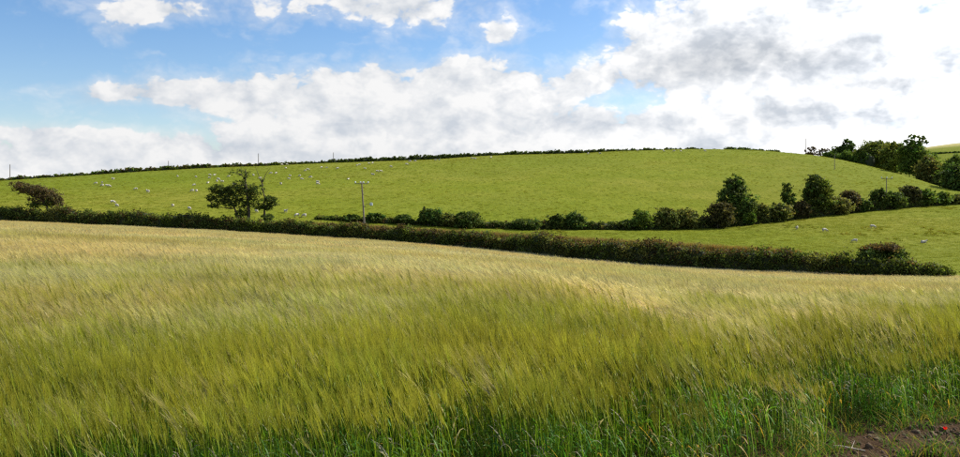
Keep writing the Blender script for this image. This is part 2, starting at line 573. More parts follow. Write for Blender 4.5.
# ------------------------------------------------------------------ instanced stuff (geometry nodes)
def scatter_object(name, variants, pos, rot, scl, idx, label, cat):
    coll = bpy.data.collections.new(name + '_pieces')
    for i, me in enumerate(variants):
        coll.objects.link(bpy.data.objects.new('%s_piece_%03d' % (name, i), me))
    me = bpy.data.meshes.new(name)
    me.vertices.add(len(pos))
    me.vertices.foreach_set('co', np.asarray(pos, np.float32).ravel())
    for nm, ty, arr, key in (('rot', 'FLOAT_VECTOR', rot, 'vector'), ('scl', 'FLOAT_VECTOR', scl, 'vector')):
        a = me.attributes.new(nm, ty, 'POINT')
        a.data.foreach_set(key, np.asarray(arr, np.float32).ravel())
    a = me.attributes.new('idx', 'INT', 'POINT')
    a.data.foreach_set('value', np.asarray(idx, np.int32))
    o = link(name, me)
    ng = bpy.data.node_groups.new(name + '_scatter', 'GeometryNodeTree')
    ng.interface.new_socket('Geometry', in_out='INPUT', socket_type='NodeSocketGeometry')
    ng.interface.new_socket('Geometry', in_out='OUTPUT', socket_type='NodeSocketGeometry')
    nd, L = ng.nodes, ng.links
    gi, go = nd.new('NodeGroupInput'), nd.new('NodeGroupOutput')
    ci = nd.new('GeometryNodeCollectionInfo')
    ci.inputs['Collection'].default_value = coll
    ci.inputs['Separate Children'].default_value = True
    ci.inputs['Reset Children'].default_value = True
    ip = nd.new('GeometryNodeInstanceOnPoints')
    ip.inputs['Pick Instance'].default_value = True
    def attr(nm, ty):
        a = nd.new('GeometryNodeInputNamedAttribute'); a.data_type = ty
        a.inputs['Name'].default_value = nm
        return a.outputs['Attribute']
    e = nd.new('FunctionNodeEulerToRotation')
    L.new(attr('rot', 'FLOAT_VECTOR'), e.inputs[0])
    L.new(gi.outputs[0], ip.inputs['Points'])
    L.new(ci.outputs[0], ip.inputs['Instance'])
    L.new(attr('idx', 'INT'), ip.inputs['Instance Index'])
    L.new(e.outputs[0], ip.inputs['Rotation'])
    L.new(attr('scl', 'FLOAT_VECTOR'), ip.inputs['Scale'])
    L.new(ip.outputs[0], go.inputs[0])
    md = o.modifiers.new('scatter', 'NODES')
    md.node_group = ng
    tag(o, label, cat, kind='stuff')
    return o


# ---- barley: one stalk with stem, leaves, ear and long awns
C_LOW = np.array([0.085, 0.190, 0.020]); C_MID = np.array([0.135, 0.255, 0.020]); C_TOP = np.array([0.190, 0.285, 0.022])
C_EAR = np.array([0.220, 0.275, 0.028]); C_AWN = np.array([0.240, 0.282, 0.028]); C_TIP = np.array([0.315, 0.320, 0.055])
C_LF = np.array([0.070, 0.185, 0.022]); C_DRY = np.array([0.50, 0.34, 0.060]); C_PALE = np.array([0.48, 0.46, 0.32])
C_STRAW = np.array([0.545, 0.490, 0.280]); C_LAID_SHEEN = np.array([0.80, 0.72, 0.50])


def ribbon(acc, pts, w, cols, side):
    pts = np.asarray(pts); n = len(pts)
    w = np.asarray(w)[:, None]
    L_, R_ = pts - side * w, pts + side * w
    V = np.empty((2 * n, 3)); V[0::2] = L_; V[1::2] = R_
    C = np.repeat(np.asarray(cols), 2, axis=0)
    q = [[2 * i, 2 * i + 1, 2 * i + 3, 2 * i + 2] for i in range(n - 1)]
    acc.add(V, C, q)


def stalk(acc, r, root, H, th, detail):
    """th: lean of the ear from upright; detail 2: near, 1: middle distance, 0: far"""
    n_before = len(acc.c)
    az = math.pi + r.normal(0, 0.40)                 # the wind leans everything to the left
    dx, dy = math.cos(az), math.sin(az)
    wob = r.normal(0, 0.035, 2)
    tone = 1 + r.normal(0, 0.15)
    tint = np.ones(3)
    nseg = (3, 4, 6)[detail]
    t = np.linspace(0, 1, nseg + 1)
    tm = (t[1:] + t[:-1]) / 2
    ang = th * tm ** 1.15
    hor = np.concatenate([[0], np.cumsum(np.sin(ang))]) * H / nseg
    ver = np.concatenate([[0], np.cumsum(np.cos(ang))]) * H / nseg
    pts = np.stack([root[0] + dx * hor + wob[0] * t, root[1] + dy * hor + wob[1] * t, ver], 1)
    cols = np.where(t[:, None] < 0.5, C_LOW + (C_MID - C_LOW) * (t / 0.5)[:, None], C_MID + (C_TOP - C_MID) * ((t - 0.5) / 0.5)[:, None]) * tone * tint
    phi = r.uniform(-0.6, 0.6)
    wd = (0.0075, 0.0040, 0.0024)[detail]
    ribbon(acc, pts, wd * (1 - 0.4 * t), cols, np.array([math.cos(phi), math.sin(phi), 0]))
    # ear, carrying on along the stem
    th2 = th * 1.12 + abs(r.normal(0, 0.10))
    e = np.array([dx * math.sin(th2), dy * math.sin(th2), math.cos(th2)])
    el = r.uniform(0.065, 0.09)
    ecol = (C_EAR * (1 + r.normal(0, 0.15))) * tone * tint
    a = np.cross(e, [0.2, 0.9, 0.1]); a /= np.linalg.norm(a); b = np.cross(e, a)
    ew = (0.011, 0.008, 0.0060)[detail]
    p0 = pts[-1]
    ep = [p0, p0 + e * el * 0.45, p0 + e * el]
    if detail == 2:
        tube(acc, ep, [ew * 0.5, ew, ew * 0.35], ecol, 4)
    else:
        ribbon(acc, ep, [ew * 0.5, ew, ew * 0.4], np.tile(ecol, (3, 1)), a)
    # awns
    na = (4, 6, 10)[detail]
    aw = (0.0060, 0.0026, 0.0012)[detail]
    sp = (0.15, 0.14, 0.12)[detail]
    for _ in range(na):
        f = r.uniform(0.05, 1)
        s0 = p0 + e * el * f
        q = r.normal(0, sp, 2)
        dr = e + a * q[0] + b * q[1]; dr /= np.linalg.norm(dr)
        ln = r.uniform(0.10, 0.17)
        sd = np.cross(dr, [q[0], 1, q[1]]); sd /= np.linalg.norm(sd) + 1e-9
        tip = s0 + dr * ln + np.array([dx, dy, -0.3]) * 0.03 * th
        k = 1 + r.normal(0, 0.16)
        acc.add([s0 - sd * aw, s0 + sd * aw, tip + sd * aw * 0.4, tip - sd * aw * 0.4],
                np.array([C_AWN, C_AWN, C_TIP, C_TIP]) * k * tone * tint, [[0, 1, 2, 3]])
    for i in range(n_before, len(acc.c)):              # the far part of the field is blended towards straw colour
        acc.c[i] = acc.c[i] * (0.20, 0.42, 1.0)[detail] + C_STRAW * tone * (0.82, 0.60, 0.0)[detail]
    f = float(np.interp(th, [0.28, 0.52, 0.8, 1.1], [0.0, 0.46, 0.62, 0.95]))     # leaning over: silvery sheen painted as paler colour, with pale awns and undersides
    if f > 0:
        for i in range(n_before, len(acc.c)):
            acc.c[i] = acc.c[i] * (1 - f) + C_LAID_SHEEN * f * r.uniform(0.7, 1.2)
    # leaves
    nl = (0, 1, r.integers(1, 4))[detail]
    for _ in range(nl):
        f = r.uniform(0.10, 0.74)
        o = np.array([np.interp(f, t, pts[:, j]) for j in range(3)])
        la = r.uniform(0, 2 * math.pi) if r.random() < 0.5 else az + r.normal(0, 0.8)
        ln = r.uniform(0.14, 0.28)
        up = r.uniform(0.6, 1.4)
        n = 5
        tt = np.linspace(0, 1, n)
        lp = np.stack([o[0] + math.cos(la) * ln * tt * 0.6, o[1] + math.sin(la) * ln * tt * 0.6,
                       o[2] + ln * (up * tt - (0.4 + 0.8 * r.random()) * tt ** 2)], 1)
        lp[:, 2] = np.maximum(lp[:, 2], 0.01)
        sd = np.array([-math.sin(la), math.cos(la), r.normal(0, 0.35)])
        x = r.random()
        lc = C_DRY * r.uniform(0.6, 1.1) if (x < 0.12 and f < 0.5) else (C_PALE * r.uniform(0.5, 0.9) if x < 0.15 else C_LF * r.uniform(0.7, 1.6))
        ribbon(acc, lp, (0.0048 if detail == 2 else 0.007) * np.array([0.7, 1.0, 0.9, 0.6, 0.08]), np.tile(lc, (n, 1)), sd)


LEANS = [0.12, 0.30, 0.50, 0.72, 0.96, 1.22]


def build_barley():
    variants = []
    #      variants per lean, stalks, radius, detail
    cfg = [(4, 72, 0.27, 2), (3, 84, 0.38, 1), (3, 130, 0.85, 0)]
    start = []
    r = np.random.default_rng(5)
    for nv, ns, rr, det in cfg:
        start.append(len(variants))
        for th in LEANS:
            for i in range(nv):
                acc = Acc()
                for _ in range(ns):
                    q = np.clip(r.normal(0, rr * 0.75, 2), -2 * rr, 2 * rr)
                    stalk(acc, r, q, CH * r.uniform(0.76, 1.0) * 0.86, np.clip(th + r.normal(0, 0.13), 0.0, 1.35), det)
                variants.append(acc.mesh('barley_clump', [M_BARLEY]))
    # where the plants stand
    sets = []
    for (y0, y1, dens, wide, w) in ((2.5, 15, 7.6, 2.5, 0), (14.5, 42, 3.3, 3, 1), (41, 172, 1.35, 6, 2)):
        st = 1 / math.sqrt(dens)                     # a jittered grid keeps the crop even, like drilled rows
        gx, gy = np.meshgrid(np.arange(-0.6 * y1 - wide, 0.6 * y1 + wide, st), np.arange(y0, y1, st))
        X = gx.ravel() + r.uniform(-0.55, 0.55, gx.size) * st
        Y = gy.ravel() + r.uniform(-0.55, 0.55, gx.size) * st
        ok = (np.abs(X) < 0.60 * Y + wide) & (Y > crop_edge(X) + 0.12)
        ok &= Y < fu(fYA, col_u(X, Y)) - 0.3
        sets.append((X[ok], Y[ok], np.full(ok.sum(), w)))
    X = np.concatenate([s[0] for s in sets]); Y = np.concatenate([s[1] for s in sets]); W = np.concatenate([s[2] for s in sets])
    n = len(X)
    # gusts: long streaks across the wind, plus the laid-over swathes
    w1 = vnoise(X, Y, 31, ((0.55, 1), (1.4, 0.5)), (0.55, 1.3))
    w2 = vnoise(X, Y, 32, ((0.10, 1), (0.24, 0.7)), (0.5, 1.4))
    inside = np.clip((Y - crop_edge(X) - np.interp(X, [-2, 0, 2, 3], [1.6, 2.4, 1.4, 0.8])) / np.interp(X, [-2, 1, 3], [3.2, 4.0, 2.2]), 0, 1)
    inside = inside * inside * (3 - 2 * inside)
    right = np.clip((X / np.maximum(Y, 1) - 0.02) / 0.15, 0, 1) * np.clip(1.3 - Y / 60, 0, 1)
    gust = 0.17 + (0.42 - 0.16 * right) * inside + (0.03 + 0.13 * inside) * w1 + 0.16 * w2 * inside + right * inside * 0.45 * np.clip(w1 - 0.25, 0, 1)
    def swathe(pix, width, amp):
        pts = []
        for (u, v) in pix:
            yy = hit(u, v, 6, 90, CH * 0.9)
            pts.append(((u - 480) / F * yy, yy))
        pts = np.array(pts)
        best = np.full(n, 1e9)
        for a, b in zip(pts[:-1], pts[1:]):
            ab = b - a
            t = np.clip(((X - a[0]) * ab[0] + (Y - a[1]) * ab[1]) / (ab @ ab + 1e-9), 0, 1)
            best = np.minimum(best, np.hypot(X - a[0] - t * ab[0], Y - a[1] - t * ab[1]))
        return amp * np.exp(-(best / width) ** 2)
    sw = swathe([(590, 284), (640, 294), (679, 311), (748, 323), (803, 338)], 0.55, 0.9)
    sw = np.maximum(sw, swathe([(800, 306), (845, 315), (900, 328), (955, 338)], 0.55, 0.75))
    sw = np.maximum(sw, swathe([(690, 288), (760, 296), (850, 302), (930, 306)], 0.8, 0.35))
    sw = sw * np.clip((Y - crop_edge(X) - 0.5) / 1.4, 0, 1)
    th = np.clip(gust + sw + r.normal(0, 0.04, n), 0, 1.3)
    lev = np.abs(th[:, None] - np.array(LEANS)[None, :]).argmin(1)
    edge = np.clip((Y - crop_edge(X)) / 0.9, 0, 1)
    short = np.where(X > 1.2, 0.62 + 0.38 * edge, 0.88 + 0.12 * edge)
    z = ground(X, Y)
    rot = np.stack([r.normal(0, 0.03, n), np.clip(np.array(LEANS)[lev] - th, -0.13, 0.13) * 0.8, r.normal(0, 0.16, n)], 1)
    sc = r.uniform(0.94, 1.06, n) * short * (1 + 0.04 * vnoise(X, Y, 33, ((0.5, 1),)))
    scl = np.stack([sc, sc, sc], 1)
    nv = np.array([c[0] for c in cfg])[W]
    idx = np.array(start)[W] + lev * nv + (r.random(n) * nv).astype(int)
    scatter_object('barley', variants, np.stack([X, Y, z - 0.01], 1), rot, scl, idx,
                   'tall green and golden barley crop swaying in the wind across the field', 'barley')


build_barley()


# ---- grass: tufts on the pastures, rough growth on the headland and banks
def tuft(r, nb, H, spread, width, cols, lean=0.5, seg=3):
    acc = Acc()
    for _ in range(nb):
        a = r.uniform(0, 2 * math.pi); q = spread * math.sqrt(r.random())
        la = r.uniform(0, 2 * math.pi); h = H * r.uniform(0.5, 1.1)
        t = np.linspace(0, 1, seg + 1)
        l = lean * r.uniform(0.3, 1.3)
        pts = np.stack([q * math.cos(a) + math.cos(la) * l * h * t ** 2 - 0.10 * h * t, q * math.sin(a) + math.sin(la) * l * h * t ** 2, h * t * (1 - 0.3 * l * t)], 1)
        c = cols[r.integers(0, len(cols))] * r.uniform(0.75, 1.25)
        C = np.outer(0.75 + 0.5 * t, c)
        ph = r.uniform(0, math.pi)
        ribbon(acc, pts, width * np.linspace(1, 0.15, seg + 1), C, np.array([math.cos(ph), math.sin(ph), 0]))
    return acc.mesh('tuft', [M_GRASS])


def build_grass():
    r = np.random.default_rng(9)
    G1, G2, G3, G4 = np.array([0.160, 0.195, 0.016]), np.array([0.195, 0.212, 0.022]), np.array([0.12, 0.155, 0.014]), np.array([0.27, 0.22, 0.06])
    var = [tuft(r, 30, 0.075, 0.55, 0.020, [G1, G1, G2, G3]) for _ in range(5)]            # 0-4 sward
    var += [tuft(r, 26, 0.34, 0.26, 0.020, [G1, G3, G3, G4]) for _ in range(4)]           # 5-8 coarse tussock
    var += [tuft(r, 26, 0.20, 0.40, 0.024, [G1, G1, G2, G2 * 0.92]) for _ in range(4)]      # 9-12 hill tussock
    pos, rot, scl, idx = [], [], [], []
    def put(X, Y, i0, ni, s0, s1):
        n = len(X)
        z = ground(X, Y)
        pos.append(np.stack([X, Y, z - 0.01], 1))
        rot.append(np.stack([np.zeros(n), np.zeros(n), r.uniform(0, 6.28, n)], 1))
        s = r.uniform(s0, s1, n)
        scl.append(np.stack([s, s, s * r.uniform(0.7, 1.2, n)], 1))
        idx.append(i0 + r.integers(0, ni, n))
    # lower meadow and hill, denser near
    n = 40000
    Y = np.sqrt(r.uniform(98 ** 2, 260 ** 2, n)); X = r.uniform(-0.66, 0.66, n) * Y
    u = col_u(X, Y)
    ok = (Y > fu(fYA, u) + 3.0) & (Y < fu(fYC, u) + 6) & (r.random(n) < np.interp(Y, [150, 255], [1, 0]))
    X, Y = X[ok], Y[ok]
    put(X, Y, 0, 5, 0.8, 1.5)
    n = 34000                                         # coarser tussocks over the whole hill
    Y = np.sqrt(r.uniform(160 ** 2, 405 ** 2, n)); X = r.uniform(-0.66, 0.66, n) * Y
    u = col_u(X, Y)
    cl = vnoise(X, Y, 72, ((0.05, 1), (0.2, 0.8)))
    ok = (Y > fu(fYB, u) + 2.0) & (Y < fu(fYC, u) + 4) & (r.random(n) < 0.55 + 0.45 * cl)
    put(X[ok], Y[ok], 9, 4, 0.7, 1.4)
    n = 30000
    Y = np.sqrt(r.uniform(98 ** 2, 225 ** 2, n)); X = r.uniform(-0.05, 0.66, n) * Y
    u = col_u(X, Y)
    ok = (Y > fu(fYA, u) + 3.0) & (Y < fu(fYB, u)) & (r.random(n) < 0.75)
    put(X[ok], Y[ok], 0, 5, 0.8, 1.3)
    cl = vnoise(X, Y, 71, ((0.12, 1), (0.5, 0.8)))
    ok2 = ok & (cl > 0.55) & (r.random(n) < 0.45)
    put(X[ok2], Y[ok2], 5, 4, 0.7, 1.3)
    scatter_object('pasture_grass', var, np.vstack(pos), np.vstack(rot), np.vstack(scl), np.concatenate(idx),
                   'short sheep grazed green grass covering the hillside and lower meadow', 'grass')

    # dry brown seed heads along the hedge bank
    D1, D2, D3 = np.array([0.20, 0.12, 0.05]), np.array([0.26, 0.17, 0.07]), np.array([0.12, 0.12, 0.03])
    var = [tuft(r, 22, 0.75, 0.30, 0.016, [D1, D2, D3, G4 * 0.8], 0.35) for _ in range(5)]
    us = r.uniform(285, 805, 2600)
    wgt = np.interp(us, [285, 350, 400, 520, 640, 700, 770, 805], [0.3, 1, 1, 0.9, 0.8, 1.0, 1.0, 0.2])
    us = us[r.random(len(us)) < wgt]
    Yb = fu(fYA, us) + r.uniform(3.2, 6.5, len(us))
    X = (us - 480) / F * Yb
    zt = zv(np.interp(us, HV_U, HV_V), Yb)
    Z = np.maximum(ground(X, Yb), zt - r.uniform(0.35, 0.8, len(us)))
    n = len(X)
    s = r.uniform(0.8, 1.3, n)
    scatter_object('dry_grass', var, np.stack([X, Yb, Z], 1), np.stack([np.zeros(n), np.zeros(n), r.uniform(0, 6.28, n)], 1),
                   np.stack([s, s, s], 1), r.integers(0, 5, n), 'brown dry seeding grass along the top of the hedge bank', 'grass')

    # weeds on the headland by the dirt
    var = [tuft(r, 16, 0.20, 0.09, 0.0045, [np.array([0.05, 0.13, 0.02]), np.array([0.09, 0.17, 0.02]), np.array([0.30, 0.24, 0.05]), np.array([0.07, 0.14, 0.02])], 0.9, 4) for _ in range(6)]
    n = 4200
    X = r.uniform(-5, 7.5, n); Y = r.uniform(3.4, 8.4, n)
    ce = crop_edge(X)
    dirt = dirt_mask(X, Y)
    ok = (Y < ce + 0.5) & (r.random(n) > dirt * 0.88)
    X, Y = X[ok], Y[ok]; n = len(X)
    s = r.uniform(0.5, 1.25, n)
    scatter_object('headland_weeds', var, np.stack([X, Y, ground(X, Y) - 0.01], 1), np.stack([np.zeros(n), np.zeros(n), r.uniform(0, 6.28, n)], 1),
                   np.stack([s, s, s], 1), r.integers(0, 6, n), 'low green weeds and grass on the bare field edge', 'weeds')
    # clods of dry soil
    var = []
    for i in range(7):
        bm = bmesh.new(); bmesh.ops.create_icosphere(bm, subdivisions=2, radius=1)
        V = np.array([v.co[:] for v in bm.verts]); fcs = np.array([[v.index for v in f.verts] for f in bm.faces]); bm.free()
        V *= (1 + 0.42 * vnoise(V[:, 0] * 2 + i * 7, V[:, 1] * 2 + V[:, 2] * 3, 40 + i, ((1.0, 1), (2.6, 0.8), (6.0, 0.6))))[:, None]
        V *= [1.2, 0.9, 0.65]
        var.append(mesh_np('clod', V, [fcs], np.tile([0.095, 0.060, 0.036], (len(V), 1)) * r.uniform(0.65, 1.35), [M_CLOD], False))
    n = 9000
    X = r.uniform(1.8, 7.0, n); Y = r.uniform(4.8, 8.4, n)
    ok = (r.random(n) < dirt_mask(X, Y)) & (Y < crop_edge(X) + 0.1)
    X, Y = X[ok], Y[ok]; n = len(X)
    s = np.minimum(0.010 * r.lognormal(0, 0.7, n), 0.038)
    scatter_object('soil_clods', var, np.stack([X, Y, ground(X, Y) + s * 0.1], 1), r.uniform(-0.5, 6, (n, 3)), np.stack([s, s, s], 1),
                   r.integers(0, 7, n), 'crumbly brown clods of bare soil at the field corner', 'soil')


def dirt_mask(X, Y):
    d = crop_edge(X) - Y
    m = np.clip(d / 0.25 - 0.1, 0, 1) * np.clip((X - 2.4) / 0.6, 0, 1)
    m = m * np.clip(0.9 + 0.6 * vnoise(X, Y, 77, ((1.6, 1),)), 0, 1)
    # the green patch in the very corner
    return m * np.clip((np.hypot((X - 3.75) / 0.5, (Y - 6.0) / 0.22)) - 0.6, 0.05, 1)


HV_U = [-80, 0, 100, 200, 240, 300, 360, 400, 500, 600, 640, 700, 760, 800, 860, 905, 930, 950]
HV_V = [203, 207, 212, 215.5, 219, 222.5, 225, 228, 233.5, 239.5, 242, 245, 249, 251, 253, 258, 263, 270]
build_grass()


# ------------------------------------------------------------------ foliage
DARK = (0.080, 0.118, 0.026); MID = (0.112, 0.165, 0.028); OLIVE = (0.150, 0.165, 0.042); BROWN = (0.105, 0.075, 0.030); GORSE = (0.13, 0.12, 0.022)


def leaves(acc, r, C, size, cols, updown=0.35, aspect=0.6, out=None):
    """diamond leaves at the points C"""
    n = len(C)
    N = r.normal(0, 1, (n, 3)); N[:, 2] += updown
    if out is not None:
        N += out * 0.8
    N /= np.linalg.norm(N, axis=1)[:, None]
    T = np.cross(N, r.normal(0, 1, (n, 3))); T /= np.linalg.norm(T, axis=1)[:, None] + 1e-9
    B = np.cross(N, T)
    s = (size * r.uniform(0.6, 1.35, n))[:, None]
    V = np.empty((n, 4, 3))
    V[:, 0] = C - T * s; V[:, 1] = C - B * s * aspect; V[:, 2] = C + T * s; V[:, 3] = C + B * s * aspect
    acc.add(V.reshape(-1, 3), np.repeat(cols, 4, axis=0), np.arange(4 * n).reshape(n, 4))


def lump(acc, r, c, rad3, n, size, col, var=0.28, ragged=0.35, clump=14, shell=0.45):
    """an uneven mass of foliage: leaf clumps spread through an ellipsoid"""
    nc = max(4, int(n / clump))
    d = r.normal(0, 1, (nc, 3)); d /= np.linalg.norm(d, axis=1)[:, None]
    rr = (shell + (1 - shell) * r.random(nc)) ** 0.6 * (1 + ragged * r.normal(0, 0.45, nc))
    cc = np.asarray(c) + d * rr[:, None] * np.asarray(rad3)
    tone = np.clip(1 + var * r.normal(0, 1, nc), 0.45, 1.9)
    hue = r.normal(0, 0.10, nc)
    k = r.integers(0, nc, n)
    cr = 0.20 * float(np.mean(rad3)) * (0.5 + r.random(nc)) + 0.08
    pts = cc[k] + r.normal(0, 0.55, (n, 3)) * cr[k][:, None] * [1, 1, 0.75]
    colr = np.asarray(col) * (tone[k] * r.uniform(0.8, 1.2, n))[:, None]
    colr[:, 0] *= 1 + hue[k]; colr[:, 1] *= 1 - 0.25 * hue[k]
    leaves(acc, r, pts, size, np.clip(colr, 0.004, 1), out=d[k])
    return cc


def plant(name, label, cat, base, Y, lumps, trunks, col=MID, size=None, dens=1.0, group=None, limbs=True, bark=(0.075, 0.060, 0.042), seed=0, depth=0.85, clump=14, shell=0.45):
    """base: (u, v) where it stands, Y its depth; lumps: (u, v, ru, rv, density[, colour]) and trunks: list of (radius_m, [(u, v), ...]) in photo units"""
    r = np.random.default_rng(1000 + seed)
    mpp = Y / F
    bx = (base[0] - 480) / F * Y
    bz = float(ground(bx, Y)) - 0.05
    root = empty(name, (bx, Y, bz))
    tag(root, label, cat, group)
    O = np.array([bx, Y, bz])
    size = size or max(0.13, 1.15 * mpp)
    acc = Acc(); tk = Acc()
    ends = []
    zb = zv(base[1], Y)
    for lp in lumps:
        u, v, ru, rv, dn = lp[:5]
        c = lp[5] if len(lp) > 5 else col
        off = r.normal(0, 0.18) * ru * mpp
        ctr = P(u, v, Y) + [0, off, 0] - O
        a3 = np.array([ru, ru * depth, rv]) * mpp
        area = 4 * math.pi * ((a3[0] * a3[2]) + (a3[0] * a3[1]) + (a3[1] * a3[2])) / 3
        n = int(area / (size * size * 1.2) * 2.3 * dn * dens) + 20
        cc = lump(acc, r, ctr, a3, n, size, c, clump=clump, shell=shell)
        if limbs:
            for j in r.choice(len(cc), size=min(len(cc), 5), replace=False):
                ends.append((ctr, cc[j], a3))
    paths = []
    for rad0, pix in trunks:
        pts = []
        for i, (u, v) in enumerate(pix):
            p = P(u, v, Y) - O
            if i: p = p + r.normal(0, 0.06, 3) * [0.5, 1, 0.3]
            pts.append(p)
        pts[0] = pts[0].copy()
        if pts[0][2] < 1.2: pts[0][2] = -0.15
        # subdivide
        fine = [pts[0]]
        for a, b in zip(pts[:-1], pts[1:]):
            for t in (0.34, 0.67, 1.0):
                q = a + (b - a) * t
                if t < 1: q = q + r.normal(0, 0.03, 3) * np.linalg.norm(b - a)
                fine.append(q)
        t = np.linspace(0, 1, len(fine))
        rr = rad0 * (1 - 0.78 * t) * (1 + 0.5 * np.exp(-t * 14))
        tube(tk, fine, rr, np.asarray(bark), 7)
        paths.append(np.array(fine))
    allp = np.vstack(paths) if paths else np.zeros((1, 3))
    for (ctr, e, a3) in ends:
        dist = np.linalg.norm(allp - e, axis=1) + np.where(allp[:, 2] > e[2] - 0.1, 5, 0)
        s = allp[np.argmin(dist)]
        mid = (s + e) / 2 + r.normal(0, 0.08, 3) * np.linalg.norm(e - s)
        tube(tk, [s, mid, e], [0.05 + 0.012 * np.linalg.norm(e - s), 0.045, 0.018], np.asarray(bark) * 0.9, 4)
    link('crown', acc.mesh('crown', [M_LEAF]), root)
    if tk.n:
        link('trunk', tk.mesh('trunk', [M_BARK], True), root)
    return root


def hedge(name, label, uvY, width, col, dens, size, cat='hedge', group=None, seed=0, col_fn=None, ragged=0.3, sink=0.0, rough_top=0.22, core_col=(0.040, 0.048, 0.020)):
    """uvY: function-ready arrays us, vtop, Y"""
    r = np.random.default_rng(2000 + seed)
    us, vt, Ys = [np.asarray(a, float) for a in uvY]
    L = 0
    uf = np.linspace(us[0], us[-1], 400)
    Yf = np.interp(uf, us, Ys); xf = (uf - 480) / F * Yf
    seg = np.hypot(np.diff(xf), np.diff(Yf)); s = np.concatenate([[0], np.cumsum(seg)])
    L = s[-1]
    def at(t):
        x = np.interp(t, s, xf); y = np.interp(t, s, Yf); u = np.interp(t, s, uf)
        zt = zv(np.interp(u, us, vt), y)
        g = ground(x, y) - sink
        h = np.maximum(zt - g, 0.35)
        h = h * (1 + rough_top * 0.5 * vnoise(t, t * 0.2, 60 + seed, ((0.5, 1), (1.4, 0.7), (3.2, 0.4))))
        return x, y, g, h, u
    x0, y0, g0, h0, u0 = [float(np.mean(a)) for a in at(np.array([L / 2]))]
    root = empty(name, (x0, y0, g0))
    tag(root, label, cat, group)
    O = np.array([x0, y0, g0])
    # woody core, kept inside the leaves
    n = max(20, int(L / 0.8))
    tt = np.linspace(0, L, n)
    x, y, g, h, u = at(tt)
    tx = np.gradient(x); ty = np.gradient(y); ln = np.hypot(tx, ty); nx, ny = -ty / ln, tx / ln
    prof = np.array([(-0.5, 0.0), (-0.52, 0.45), (-0.38, 0.80), (0.0, 0.90), (0.38, 0.80), (0.52, 0.45), (0.5, 0.0)])
    V = []
    for (o_, hh) in prof:
        w = width * 0.86 * o_ * (1 + 0.18 * vnoise(tt, hh * 5 + o_, 80 + seed, ((0.7, 1), (2.0, 0.6))))
        V.append(np.stack([x + nx * w, y + ny * w, g - 0.1 + h * hh * (1 + 0.06 * vnoise(tt, o_ * 4, 90 + seed, ((1.1, 1),)))], 1))
    V = np.stack(V, 1)
    m = len(prof)
    idx = np.arange(n * m).reshape(n, m)
    q = np.stack([idx[:-1, :-1], idx[1:, :-1], idx[1:, 1:], idx[:-1, 1:]], -1).reshape(-1, 4)
    caps = [idx[0][None, :], idx[-1][::-1][None, :]]
    core = mesh_np('branches', V.reshape(-1, 3) - O, [q] + caps, np.tile(core_col, (n * m, 1)), [M_BARK], True)
    link('branches', core, root)
    # leaves over the core
    N = int(L * (np.mean(h) * 1.7 + width) * dens)
    nc = max(30, N // 16)
    tc = r.uniform(0, L, nc)
    x, y, g, h, u = at(tc)
    j = np.clip(np.searchsorted(tt, tc), 0, n - 1)
    ang = r.uniform(0, math.pi, nc)
    lat = -np.cos(ang) * 0.56 * width * r.uniform(0.75, 1.12, nc)
    front = r.random(nc) < 0.55
    fz = np.where(front, r.uniform(0.03, 0.95, nc), 0.35 + 0.62 * np.sin(ang) * r.uniform(0.8, 1.05, nc))
    lat = np.where(front, np.where(r.random(nc) < 0.75, -0.54, 0.54) * width * (1 - 0.35 * np.clip(fz - 0.5, 0, 1)) * r.uniform(0.85, 1.15, nc), lat)
    cc = np.stack([x + nx[j] * -lat * -1, y + ny[j] * lat, g + h * fz], 1)
    base = np.tile(np.asarray(col, float), (nc, 1))
    if col_fn is not None:
        base = col_fn(u, fz, r)
    base = base * np.clip(1 + 0.33 * r.normal(0, 1, nc), 0.4, 2)[:, None]
    k = r.integers(0, nc, N)
    pts = cc[k] + r.normal(0, ragged, (N, 3)) * [0.8, 0.6, 0.6]
    pts[:, 2] = np.maximum(pts[:, 2], ground(pts[:, 0], pts[:, 1]) + 0.03)
    acc = Acc()
    colr = base[k] * r.uniform(0.75, 1.25, N)[:, None]
    leaves(acc, r, pts - O, size, colr)
    link('foliage', acc.mesh('foliage', [M_LEAF]), root)
    return root


